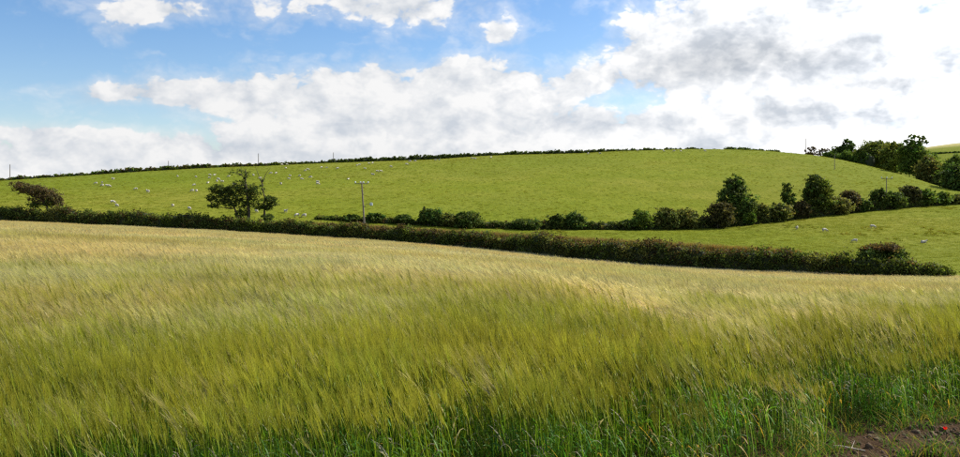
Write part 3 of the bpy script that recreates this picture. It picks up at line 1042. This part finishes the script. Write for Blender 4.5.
def build_hedges():
    # the thick hedge at the far edge of the barley
    us = np.linspace(-80, 950, 60)
    vt = np.interp(us, HV_U, HV_V)
    def cf(u, fz, r):
        n = len(u)
        c = np.tile(DARK, (n, 1)).astype(float)
        sp = vnoise(u * 0.09, u * 0.013, 301, ((1.0, 1), (2.7, 0.7))) + r.normal(0, 0.25, n)
        c[sp > 0.55] = OLIVE
        c[sp < -0.65] = MID
        c[(sp > 0.05) & (sp < 0.16)] = BROWN
        gl = (r.random(n) < np.interp(u, [0, 780, 850, 950], [0.10, 0.12, 0.35, 0.5]))
        c[gl] = np.array([0.085, 0.120, 0.020])
        br = (fz > 0.78) & (r.random(n) < np.interp(u, [0, 300, 360, 640, 780, 800], [0.1, 0.25, 0.55, 0.5, 0.6, 0.1]))
        c[br] = BROWN
        return c
    hedge('field_hedge', 'long dark green hedge bordering the far edge of the barley field', (us, vt, fu(fYA, us) + 1.7), 2.2, DARK, 62, 0.17, seed=1, col_fn=cf, rough_top=0.55, ragged=0.40)
    # the low hedge between the lower meadow and the hill
    ul = np.linspace(318, 985, 50)
    base_v = fu(fvB, ul)
    top = np.interp(ul, [285, 340, 400, 500, 600, 640, 700, 750, 800, 860, 960, 985], [218, 218, 218.5, 221, 223, 221, 219, 214, 208, 203, 195, 193])
    def cf2(u, fz, r):
        n = len(u); c = np.tile(DARK, (n, 1)).astype(float)
        c[r.random(n) < 0.3] = OLIVE
        c[r.random(n) < 0.12] = BROWN
        return c
    hedge('boundary_hedge', 'low bushy hedge between the lower meadow and the sheep hill', (ul, top, fu(fYB, ul) + 1.2), 2.2, DARK, 42, 0.21, seed=2, col_fn=cf2, rough_top=0.5)
    # along the crest
    ug = np.linspace(-40, 296, 30)
    def cf3(u, fz, r):
        n = len(u); c = np.tile(MID, (n, 1)).astype(float)
        c[r.random(n) < 0.5] = GORSE
        c[r.random(n) < 0.25] = BROWN
        return c
    hedge('ridge_hedge', 'yellowish gorse hedge along the left part of the skyline', (ug, fu(fvC, ug) - np.interp(ug, [-40, 60, 120, 200, 296], [3.2, 3.5, 4.8, 5.5, 4.0]), fu(fYC, ug) + 6), 2.0, MID, 20, 0.30, seed=3, col_fn=cf3, rough_top=0.6)
    ug = np.linspace(298, 706, 40)
    hedge('ridge_hedge', 'dark clipped hedge along the middle of the skyline', (ug, fu(fvC, ug) - np.interp(ug, [298, 330, 450, 560, 640, 706], [3.0, 4.6, 4.4, 4.2, 3.4, 3.0]), fu(fYC, ug) + 6), 2.0, DARK, 20, 0.32, seed=4, rough_top=0.5)
    ug = np.linspace(826, 872, 14)
    hedge('shoulder_hedge', 'short dark hedge joining the lone skyline tree to the wood', (ug, np.interp(ug, [826, 840, 858, 872], [153.5, 153, 153, 155]), fu(fYC, ug) + 5), 2.6, MID, 22, 0.34, seed=7, rough_top=0.7)
    # far hill
    ug = np.linspace(915, 985, 12)
    hedge('distant_hedge', 'thin dark hedge crossing the far hill below the pale yellow field', (ug, np.linspace(153.5, 150.5, 12), np.full(12, 805.0)), 3.0, DARK, 8, 0.6, seed=6)


build_hedges()


def build_plants():
    yB = lambda u: float(fu(fYB, u))
    vB = lambda u: float(fu(fvB, u))
    # -------- windswept tree at the left edge
    Y = 153.5
    plant('windswept_tree', 'brown windswept thorn tree leaning left above the hedge at the left edge', 'tree', (49, 214), Y,
          [(16, 184, 8, 2.6, .35), (24, 187.5, 10, 4, .5), (34, 190, 11, 5, .65), (44, 193, 11, 5.5, .7), (53, 197.5, 8.5, 5.5, .75),
           (58, 203, 5.5, 4, .8), (34, 205, 6, 3, .7, DARK), (37, 199, 9, 4, .35), (50, 203, 7, 3.5, .55, DARK), (20, 191, 6, 3, .18)],
          [(0.26, [(49, 214), (47, 206), (40, 198), (28, 191), (16, 185)]), (0.20, [(49, 213), (53, 204), (56, 197)]), (0.16, [(47, 208), (44, 200), (40, 193)]),
           (0.13, [(40, 198), (30, 195), (22, 191)])],
          col=(0.115, 0.092, 0.042), seed=1, size=0.15, clump=8, dens=0.85)
    # -------- the two ragged trees
    Y = 153.0
    plant('ragged_tree', 'ragged dark tree with a bare broken top, left of the thin leaning one', 'tree', (247, 228), Y,
          [(218, 189.5, 9, 4.5, .9), (226, 193, 9, 5, .8), (211, 197.5, 5.5, 3.6, .85), (214, 206, 6, 2.2, .6), (229, 203, 9, 4.2, .6), (237, 196, 7, 5, .6),
           (248, 191.5, 8.5, 6, .9), (251, 201, 6, 5, .7), (254, 190, 5.5, 5, .5), (241, 214, 7, 5, .7), (236, 172, 9, 3, .16), (245, 175, 5, 5, .25), (240, 184, 7, 4, .4), (233, 189, 9, 4, .6), (222, 199, 10, 4, .45), (240, 203, 8, 5, .6), (258, 197, 5, 6, .3),
           (247, 208, 4, 8, .5)],
          [(0.34, [(248, 228), (249, 214), (248, 200), (246, 186), (245, 170)]), (0.22, [(240, 226), (236, 212), (231, 201), (219, 192)]),
           (0.12, [(231, 201), (222, 204), (212, 206)]), (0.10, [(246, 180), (240, 174), (230, 171)]), (0.10, [(248, 198), (253, 192), (256, 188)])],
          col=(0.066, 0.098, 0.024), seed=2, size=0.15, clump=8, dens=0.62)
    plant('ragged_tree', 'thin nearly bare tree with a forked top beside the ragged dark tree', 'tree', (265, 226), Y + 1.5,
          [(271, 200, 7, 4.2, .6), (267, 207, 6, 3.5, .55), (258, 206, 5, 3.5, .5), (274, 204, 4, 3, .4), (262, 185, 4, 8, .10), (267, 217, 6, 3.5, .7)],
          [(0.22, [(265, 227), (264.5, 210), (263, 192), (262, 178)]), (0.09, [(263, 186), (258.5, 176), (255, 166)]), (0.08, [(262.5, 182), (266, 174), (271, 168)]),
           (0.08, [(264, 208), (269, 203), (273, 200)])],
          col=(0.066, 0.098, 0.024), seed=3, size=0.14, clump=7, dens=0.9)

    # -------- bushes and trees in the boundary hedge: u, vtop, half width, colour, label
    def bush(u, vt, hw, col, label, dy=0.0, seed=0, name='hedge_bush', dens=1.0, extra=()):
        Y = yB(u) + dy
        vb = vB(u)
        h = vb - vt
        lum = [(u, vb - h * 0.45, hw, h * 0.48, dens), (u - hw * 0.35, vb - h * 0.62, hw * 0.55, h * 0.34, dens), (u + hw * 0.4, vb - h * 0.58, hw * 0.5, h * 0.34, dens),
               (u + hw * 0.05, vb - h * 0.74, hw * 0.45, h * 0.25, dens)] + list(extra)
        plant(name, label, 'bush', (u, vb), Y, lum, [(0.16, [(u - hw * .2, vb), (u - hw * .3, vb - h * .35), (u - hw * .45, vb - h * .65)]), (0.14, [(u + hw * .15, vb), (u + hw * .3, vb - h * .6)])],
              col=col, seed=seed, group='bushes in the hedge below the hill')
    B = [
        (352, 214.5, 8, DARK, 'small dark bush just left of the tall utility pole'),
        (375, 213, 9.5, DARK, 'rounded dark bush just right of the tall utility pole'),
        (404, 214.5, 9, DARK, 'low bush at the left end of the run in the middle of the hedge'),
        (431, 208.5, 13, DARK, 'tallest dark bush of the run right of the utility pole'),
        (449, 213, 8, OLIVE, 'small olive bush wedged between two darker bushes'),
        (467, 211.5, 13, DARK, 'dark bush at the right end of the run, before the low gap in the hedge'),
        (527, 219, 15, DARK, 'long low bush right of the low gap in the hedge'),
        (557, 214, 8, DARK, 'narrow dark bush left of the square topped one'),
        (575, 213, 11, DARK, 'square topped dark bush in the middle of the hedge'),
        (626, 220, 8, DARK, 'lowest small bush left of the pointed bush'),
        (642, 209.5, 10, MID, 'pointed mid green bush left of the wide rounded thorn bush'),
        (668, 207.5, 14, OLIVE, 'wide rounded olive thorn bush left of the big tree'),
        (686, 208, 13, OLIVE, 'right half of the double thorn bush, browner and denser'),
    ]
    for i, (u, vt, hw, c, l) in enumerate(B):
        bush(u, vt, hw, c, l, dy=0.3 * (i % 3), seed=20 + i)
    bush(721, 201.5, 13, (0.095, 0.085, 0.030), 'round brownish hawthorn in front of the big tree', dy=-2.5, seed=40)
    bush(748, 212, 8, MID, 'small green shrub at the right foot of the big tree', dy=-1, seed=41)
    bush(762, 204, 11, OLIVE, 'olive bush between the big tree and the small slender tree', dy=.5, seed=42)
    bush(780, 203, 11, OLIVE, 'pale topped bush at the foot of the slender tree', dy=-.5, seed=43)
    bush(801, 201, 10, (0.10, 0.085, 0.035), 'brown topped bush left of the rounded hedgerow tree', dy=.5, seed=44)
    bush(838, 197, 12, OLIVE, 'olive bush right of the rounded hedgerow tree', dy=0, seed=45)
    bush(850, 190, 11, (0.10, 0.085, 0.035), 'brown flat topped hawthorn right of the rounded tree', dy=1, seed=46)
    bush(862, 199, 8, DARK, 'small dark bush at the right end beside the hawthorn gap', dy=0, seed=47)
    bush(880, 188, 9, DARK, 'dark bush right under the small T shaped pole', dy=.5, seed=48)
    bush(894, 191, 11, DARK, 'broad dark bush just right of the T shaped pole', dy=-.5, seed=49)
    bush(911, 184.5, 10, (0.075, 0.075, 0.028), 'tall brownish bush above its neighbours in the right hedge', dy=.5, seed=50)
    bush(927, 189, 9, MID, 'green bush right of the tall brownish bush', dy=0, seed=51)
    bush(943, 192, 9, MID, 'low green bush near the right edge below the dark trees', dy=0, seed=52)
    bush(956, 195, 8, OLIVE, 'last low bush of the hedge at the right edge', dy=0, seed=53)

    Y = yB(738) + 1.5
    plant('hedgerow_tree', 'tall bushy dark tree, the biggest in the hedge below the hill', 'tree', (738, 225), Y,
          [(733, 184, 8, 8, 1), (730, 195, 11, 9, 1), (738, 192, 10, 11, 1), (742, 205, 12, 10, 1), (734, 210, 12, 9, 1), (746, 213, 8, 8, 1, MID), (747, 200, 6, 7, .8, MID), (739, 181, 5, 4, .9), (722, 200, 5, 4, .8)],
          [(0.32, [(738, 226), (737, 210), (735, 195), (733, 181)]), (0.15, [(737, 212), (745, 203)])], col=DARK, seed=60)
    Y = yB(788) + 1
    plant('hedgerow_tree', 'small slender dark tree between the two large hedgerow trees', 'tree', (788, 219), Y,
          [(787, 187, 4.5, 4.5, 1), (786, 194, 5.5, 5.5, 1), (789, 200, 6.5, 5.5, .9), (793, 197, 3.5, 3.5, .7)],
          [(0.16, [(788, 220), (788, 205), (787, 185)])], col=DARK, seed=61)
    Y = yB(817) + 1
    plant('hedgerow_tree', 'rounded dense tree right of the small slender tree in the hedge', 'tree', (818, 215), Y,
          [(816, 182, 9, 7, 1), (812, 190, 9, 8, 1), (821, 189, 10, 9, 1, MID), (815, 200, 12, 9, 1), (824, 199, 8, 8, 1, MID), (808, 193, 5, 6, .9), (816, 208, 10, 6, 1)],
          [(0.28, [(818, 216), (817, 203), (816, 182)]), (0.14, [(817, 206), (824, 194)])], col=DARK, seed=62)

    # bush standing on the lower hedge
    Yh = float(fu(fYA, 882)) + 3.6
    plant('field_bush', 'rounded brown tinged bush rising behind the hedge at its right end', 'bush', (884, 268), Yh,
          [(868, 255, 11, 7, 1), (882, 253.5, 14, 8.5, 1), (897, 256, 12, 7, 1), (884, 247.5, 17, 2.8, .8, BROWN), (866, 249.5, 7, 2.5, .7, BROWN)],
          [(0.14, [(876, 270), (872, 258)]), (0.14, [(890, 270), (894, 258)])], col=DARK, seed=70, size=0.15)

    # -------- the wood on the right shoulder of the hill
    def wood(u, vt, vb, hw, Y, col, label, seed, lum=None, trunk=None, dens=1.0, name='woodland_tree'):
        h = vb - vt
        lum = lum or [(u, vb - h * .45, hw, h * .42, dens), (u - hw * .45, vb - h * .5, hw * .6, h * .36, dens), (u + hw * .45, vb - h * .48, hw * .6, h * .36, dens),
                      (u - hw * .15, vb - h * .75, hw * .55, h * .24, dens), (u + hw * .3, vb - h * .7, hw * .5, h * .24, dens), (u - hw * .3, vb - h * .08, hw * .7, h * .2, dens), (u + hw * .5, vb - h * .05, hw * .6, h * .2, dens)]
        trunk = trunk or [(0.3, [(u, vb + 4), (u, vb - h * .4), (u - hw * .1, vb - h * .85)]), (0.16, [(u, vb - h * .3), (u + hw * .4, vb - h * .65)])]
        plant(name, label, 'tree', (u, vb + 4), Y, lum, trunk, col=col, seed=seed, size=0.36, group='trees on the right shoulder of the hill')
    wood(812, 146, 155, 4, 372, BROWN, 'left of two tiny windblown trees on the skyline by the tall pole', 80, [(811, 149.5, 4, 2, .35), (808.5, 151.5, 3, 2, .3), (814, 148.5, 3, 1.8, .3), (811, 154, 5, 1.6, .6)], [(0.12, [(813, 158), (812, 152), (810, 148)])])
    wood(823, 147, 156, 4, 366, BROWN, 'right of two tiny windblown trees on the skyline', 81, [(823, 150.5, 4, 2, .4), (826.5, 150.5, 2.5, 2, .3), (820, 152, 3, 2, .35), (822, 155, 5, 1.6, .6)], [(0.12, [(824, 159), (823, 153), (822, 149)])])
    wood(844, 139, 157, 10, 348, DARK, 'dark rounded tree with a leaning tip standing alone on the skyline', 82,
         [(845, 151, 8, 6, 1), (848, 145, 5.5, 5, 1), (839, 151, 6, 4.5, .9), (834, 153, 4, 3, .7), (848, 141, 3, 2.5, .8), (852, 150, 4, 5, .8), (840, 156, 8, 3, .9), (851, 156, 6, 3.5, .9)])
    wood(876, 140.5, 165, 17, 322, (0.13, 0.17, 0.032), 'broad dark tree at the left end of the wood', 83)
    wood(896, 142, 169, 14, 310, (0.15, 0.19, 0.034), 'mid green rounded tree second in the wood from the left', 84)
    wood(917, 134, 178, 16, 288, MID, 'tallest tree of the wood with an open airy top', 85,
         [(914, 153, 13, 9, 1), (921, 160, 14, 10, 1), (911, 165, 12, 9, 1), (925, 168, 12, 8, 1), (915, 144, 7, 3.5, .8), (908, 141, 5, 1.8, .4), (914, 136.5, 5, 2, .4), (921, 138, 5, 2, .4), (926, 141.5, 4, 1.6, .35), (905, 150, 6, 5, .9)],
         [(0.34, [(917, 183), (916, 160), (916, 146), (914, 136)]), (0.12, [(916, 147), (921, 141), (926, 139)]), (0.12, [(916, 148), (910, 143), (906, 141)])])
    wood(929, 156, 186, 12, 276, (0.17, 0.185, 0.044), 'olive tree between the tallest tree and the dark edge trees', 86)
    wood(958, 154, 188, 14, 268, (0.13, 0.18, 0.032), 'green tree behind the dark tree at the right edge', 87)
    wood(943, 170, 193, 9, 262, DARK, 'low dark tree at the foot of the wood', 88)
    wood(956, 163, 200, 12, 250, DARK, 'dark dense tree cut by the right edge of the picture', 89)
    # far clumps behind the crest
    for i, (u, vt, hw, l) in enumerate([(714, 148.6, 2.6, 'small lone dark bush on the crest, right of the long hedge'), (731, 147.2, 6, 'left bush of the distant clump beyond the crest'),
                                       (743, 147.6, 7, 'middle bush of the distant clump beyond the crest'), (757, 149.2, 8, 'right bush of the distant clump beyond the crest'),
                                       (772, 150.6, 8, 'lowest flat bush trailing off right of the distant clump')]):
        Y = float(fu(fYC, u)) + 6
        vb = float(fu(fvC, u)) + 0.8
        h = vb - vt
        plant('skyline_bush', l, 'bush', (u, vb), Y, [(u, vb - h * .5, hw, h * .45, 1), (u - hw * .3, vb - h * .65, hw * .5, h * .3, .9), (u + hw * .4, vb - h * .6, hw * .5, h * .3, .9)],
              [(0.1, [(u, vb + .5), (u, vb - h * .5)])], col=DARK, seed=100 + i, size=0.34, group='bushes on the skyline')


build_plants()


# ------------------------------------------------------------------ utility poles
WOOD_C = (0.20, 0.165, 0.13)


def pole(label, u, vb, vt, Y, radius, arm=None, lean=0.0, gear=False, sink=0.3):
    x = (u - 480) / F * Y
    z0 = float(ground(x, Y))
    zt = zv(vt, Y)
    root = empty('utility_pole', (x, Y, z0))
    tag(root, label, 'pole', 'wooden utility poles')
    H = zt - z0
    a = Acc()
    n = 7
    t = np.linspace(0, 1, n)
    tube(a, np.stack([lean * t, 0 * t, -sink + (H + sink) * t], 1), radius * (1 - 0.3 * t), WOOD_C, 10)
    link('shaft', a.mesh('shaft', [M_WOOD], True), root)
    if arm:
        a = Acc()
        box(a, (lean + 0.02, -radius, H - 0.35), (arm, 0.12, 0.13), np.array(WOOD_C) * 0.9)
        ar = link('crossarm', a.mesh('crossarm', [M_WOOD]), root)
        for f in ((-0.47, -0.09, 0.12, 0.47) if gear else (-0.46, 0.0, 0.46)):
            a = Acc()
            c = np.array([lean + 0.02 + f * arm, -radius, H - 0.285])
            tube(a, [c, c + [0, 0, .07]], [0.03, 0.03], (0.2, 0.2, 0.2), 6)
            tube(a, [c + [0, 0, z] for z in (.07, .10, .16, .20, .27, .34, .38)], [0.08, .15, .11, .17, .12, .15, .04], (0.74, 0.78, 0.82), 10)
            link('insulator', a.mesh('insulator', [M_CERAMIC], True), ar)
    if gear:
        a = Acc()
        zz = H * 0.49
        box(a, (0.75, -0.05, zz), (1.1, 0.09, 0.09), (0.14, 0.14, 0.13))
        br = link('bracket', a.mesh('bracket', [M_STEEL]), root)
        a = Acc()
        tube(a, [(1.35, -.05, zz - .25), (1.35, -.05, zz + .28)], [0.30, 0.30], (0.45, 0.49, 0.50), 12)
        tube(a, [(1.35, -.05, zz + .28), (1.35, -.05, zz + .36)], [0.31, 0.05], (0.45, 0.49, 0.50), 12)
        tube(a, [(1.35, -.05, zz - .33), (1.35, -.05, zz - .25)], [0.05, 0.31], (0.45, 0.49, 0.50), 12)
        link('transformer', a.mesh('transformer', [M_STEEL], True), br)
        a = Acc()
        box(a, (-0.22, -0.05, H * 0.72), (0.5, 0.08, 0.08), (0.12, 0.13, 0.12))
        link('stay_bracket', a.mesh('stay_bracket', [M_STEEL]), root)
        a = Acc()
        box(a, (0.06, -0.16, zz - 0.45), (0.42, 0.10, 0.16), (0.10, 0.10, 0.10))
        link('clamp', a.mesh('clamp', [M_STEEL]), root)
    return root


pole('weathered wooden utility pole with crossarm and transformer in the hedge', 364.5, 223, 182, 165.5, 0.19, arm=2.7, lean=-0.55, gear=True)
pole('small pole with pale T shaped crossarm above the right hedge', 886.5, 200, 177.3, 222, 0.13, arm=3.0)
Yp = hit(834.5, 169.5, 205, 345)
pole('thin bare pole standing out on the grass of the right hillside', 834.5, 169.5, 155, Yp, 0.13)
for (u, vt, lab) in ((10, 164.5, 'thin pole on the skyline above the windswept tree'), (168.5, 161, 'thin pole rising from the gorse hedge on the left skyline'),
                     (258.5, 153.5, 'thin pole on the skyline above the ragged trees'), (333.5, 152.5, 'thin pole on the skyline near the left end of the dark hedge'),
                     (805.5, 138.5, 'tall thin pole on the skyline beside the two tiny trees')):
    pole(lab, u, 0, vt, float(fu(fYC, u)) + 9, 0.17)


# ------------------------------------------------------------------ sheep
def sheep_mesh(pose, r):
    """one continuous body grown from a skeleton"""
    lie = pose == 'lie'
    zb = 0.30 if lie else 0.62
    V = [(-0.42, 0, zb), (-0.2, 0, zb + .01), (0.08, 0, zb + .01), (0.34, 0, zb)]                 # spine, rear to chest
    Rr = [0.235, 0.275, 0.28, 0.235]
    E = [(0, 1), (1, 2), (2, 3)]
    def chain(start, pts):
        p = start
        for (c, rr) in pts:
            V.append(c); Rr.append(rr); E.append((p, len(V) - 1)); p = len(V) - 1
        return p
    if pose == 'graze':
        chain(3, [((0.54, .02, zb - .12), .125), ((0.66, .03, zb - .32), .085), ((0.74, .04, zb - .44), .075), ((0.80, .05, zb - .54), .045)])
    else:
        chain(3, [((0.54, 0, zb + .20), .125), ((0.62, 0, zb + .33), .09), ((0.72, 0, zb + .31), .075), ((0.84, 0, zb + .24), .045)])
    hd = len(V) - 3
    for s in (-1, 1):
        e = V[hd]
        chain(hd, [((e[0] - .03, s * .10, e[2] + .05), .028), ((e[0] - .05, s * .17, e[2] + .04), .018)])
    if not lie:
        for (b, x) in ((3, 0.30), (0, -0.38)):
            for s in (-1, 1):
                sw = r.uniform(-.05, .05)
                chain(b, [((x, s * .13, zb - .16), .085), ((x + sw + (-.04 if b == 0 else .02), s * .13, 0.24), .042), ((x + sw, s * .13, 0.03), .036)])
    else:
        chain(3, [((0.40, .16, .12), .08), ((0.60, .15, .06), .04)])
        chain(0, [((-0.36, -.18, .12), .09), ((-0.15, -.26, .06), .045)])
    chain(0, [((-0.62, 0, zb - .05), .06), ((-0.68, 0, zb - .2), .04)])
    me = bpy.data.meshes.new('sheep_skeleton')
    me.from_pydata(V, E, [])
    o = bpy.data.objects.new('sheep_skeleton', me)
    COL.objects.link(o)
    md = o.modifiers.new('skin', 'SKIN')
    for i, sv in enumerate(me.skin_vertices[0].data):
        sv.radius = (Rr[i], Rr[i])
        sv.use_root = (i == 1)
    sb = o.modifiers.new('sub', 'SUBSURF'); sb.levels = 1; sb.render_levels = 1
    dg = bpy.context.evaluated_depsgraph_get()
    dg.update()
    res = bpy.data.meshes.new_from_object(o.evaluated_get(dg))
    bpy.data.objects.remove(o)
    n = len(res.vertices)
    co = np.empty(n * 3, np.float32); res.vertices.foreach_get('co', co); co = co.reshape(-1, 3)
    fl = np.array([0.55, 0.50, 0.43]); dk = np.array([0.34, 0.29, 0.24])
    face = (co[:, 0] > 0.60)
    leg = (co[:, 2] < (0.12 if lie else 0.36)) & (np.abs(co[:, 0]) < 0.5)
    c = np.where((face | leg)[:, None], dk, fl)
    c = np.hstack([c, np.ones((n, 1))]).astype(np.float32)
    a = res.color_attributes.new('col', 'FLOAT_COLOR', 'POINT')
    a.data.foreach_set('color', c.ravel())
    res.materials.clear(); res.materials.append(M_FLEECE)
    res.polygons.foreach_set('use_smooth', np.ones(len(res.polygons), dtype=bool))
    res.name = 'sheep'
    return res


def build_sheep():
    r = np.random.default_rng(4)
    meshes = {p: sheep_mesh(p, r) for p in ('graze', 'stand', 'lie')}
    flocks = [
        # description, pixel positions
        ('in the cluster above the windswept tree', [(95.6, 184), (102, 183.3), (102, 186.2), (107, 186.2), (109, 187), (113, 179.7)]),
        ('on the open slope right of the windswept tree', [(135.6, 189.8), (147.7, 192.6), (113, 203.4), (117, 206.6)]),
        ('just above the hedge, left of the ragged trees', [(173, 206.5), (189.5, 209.5)]),
        ('on the upper slope left of the ragged trees', [(177.6, 177), (196, 177.5), (194, 185.8), (192, 191.6), (196.5, 191.8)]),
        ('in the flock behind the ragged dark tree', [(210, 175.7), (214.5, 175.7), (209.5, 178.5), (208, 183), (217, 182), (218.5, 180), (222, 182.5), (228.5, 177), (234, 185)]),
        ('above the thin bare tree, near the crest', [(253.5, 176), (260, 179), (270.7, 174), (276, 173.8), (285.8, 168.6), (281, 184.7)]),
        ("in the flock below the dark ridge hedge's left end", [(290, 176.5), (289, 179.5), (299.5, 176.5), (302, 179.8), (310.4, 178), (317.8, 182), (318, 184.7)]),
        ("along the crest at the dark ridge hedge's left end", [(305, 171.2), (308, 170.2), (321.4, 168), (326.8, 167.7), (337.5, 169)]),
        ('on the slope above the tall utility pole', [(348.2, 179.3), (365, 169.2), (372.8, 174.6), (377.5, 172.1), (381, 171.9), (391, 167.2), (406.8, 165)]),
        ('close under the ridge hedge above the utility pole', [(357, 165.8), (359.5, 165.3), (369, 164), (372.5, 163.6), (409.8, 162), (415, 161.8)]),
        ('close under the ridge hedge, middle of the skyline', [(435.6, 160.6), (439.5, 160.4), (472, 158.8), (475, 158.7), (491, 158)]),
        ("on the crest near the skyline hedge's right end", [(588, 154.2), (600, 153.4), (664, 151.6), (674, 151.6), (681, 151.6), (705, 151.5)]),
        ('at the hill foot just right of the ragged trees', [(256.5, 212.5), (282, 217.2), (285.8, 212.5), (287, 217.8), (296.7, 216.6), (304, 217)]),
        ('', [(797, 229.6), (825, 232), (854.6, 242.5), (873, 228.3), (924, 243)]),
    ]
    ordinal = ['first', 'second', 'third', 'fourth', 'fifth', 'sixth', 'seventh', 'eighth', 'ninth', 'tenth']
    meadow = ['cream sheep grazing in the lower meadow below the rounded tree', 'small white sheep in the meadow between two others', 'white sheep nearest the bush in the lower meadow',
              'white sheep with dark head in the meadow near the right hedge', 'white sheep lying in the meadow at far right']
    for fi, (where, pix) in enumerate(flocks):
        pix = sorted(pix)
        for j, (u, v) in enumerate(pix):
            last = where == ''
            if last:
                Y = hit(u, v, float(fu(fYA, u)) + 4, float(fu(fYB, u)))
                lab, grp = meadow[j], 'sheep in the lower meadow'
            else:
                Y = hit(u, v + 0.4, float(fu(fYB, u)) + 1, float(fu(fYC, u)) + 1)
                lab = '%s white sheep from left ' % ordinal[j] + where
                grp = 'sheep grazing on the hill'
            x = (u - 480) / F * Y
            pose = 'lie' if (last and j == 4) or r.random() < 0.12 else ('stand' if r.random() < 0.3 else 'graze')
            o = link('sheep', meshes[pose], None, (x, Y, float(ground(x, Y)) - 0.01))
            o.rotation_euler = (0, 0, random.choice((0, math.pi)) + r.normal(0, 0.7))
            s = r.uniform(0.74, 0.95) * (0.88 if last else 1.0)
            o.scale = (s, s, s)
            tag(o, lab, 'sheep', grp)


build_sheep()


# ------------------------------------------------------------------ small things on the field edge
def build_details():
    # a red poppy by the dirt
    Y = 6.55; x = (945.5 - 480) / F * Y
    z = float(ground(x, Y))
    root = empty('poppy', (x, Y, z))
    tag(root, 'small red poppy growing at the edge of the bare soil', 'flower')
    a = Acc()
    tube(a, [(0, 0, -.02), (.01, 0, .04), (.005, .01, .085)], [.003, .0025, .002], (0.06, 0.12, 0.03), 5)
    link('stem', a.mesh('stem', [M_LEAF]), root)
    for k in range(4):
        a = Acc()
        t0 = k * math.pi / 2 + 0.3
        V, q = [], []
        for i in range(4):
            for j in range(5):
                f = i / 3; w = (j / 4 - .5) * 1.7
                rr = 0.017 * f
                V.append((.005 + rr * math.cos(t0 + w), .01 + rr * math.sin(t0 + w), .085 + 0.024 * f ** 1.6 + 0.004 * math.sin(3 * w + k) * f))
        for i in range(3):
            for j in range(4):
                q.append([i * 5 + j, i * 5 + j + 1, i * 5 + j + 6, i * 5 + j + 5])
        a.add(V, (0.62, 0.035, 0.012), q)
        link('petal', a.mesh('petal', [M_LEAF], True), root)
    a = Acc()
    tube(a, [(.005, .01, .083), (.005, .01, .094), (.005, .01, .098)], [.004, .007, .002], (0.02, 0.02, 0.015), 6)
    link('seed_head', a.mesh('seed_head', [M_LEAF]), root)
    # a pale dead stem lying on the soil
    Y = 6.28; x = (847 - 480) / F * Y
    z = float(ground(x, Y))
    a = Acc()
    tube(a, [(-0.10, .03, .035), (-.04, .01, .04), (.03, -.01, .03), (.12, -.04, .02)], [.005, .007, .0065, .004], (0.55, 0.47, 0.36), 6)
    tube(a, [(.03, -.01, .03), (.06, .03, .05), (.08, .05, .07)], [.004, .003, .002], (0.5, 0.42, 0.32), 5)
    o = link('dead_stem', a.mesh('dead_stem', [M_WOOD], True), None, (x, Y, z))
    tag(o, 'pale dead stem lying on the soil by the barley', 'twig')


build_details()
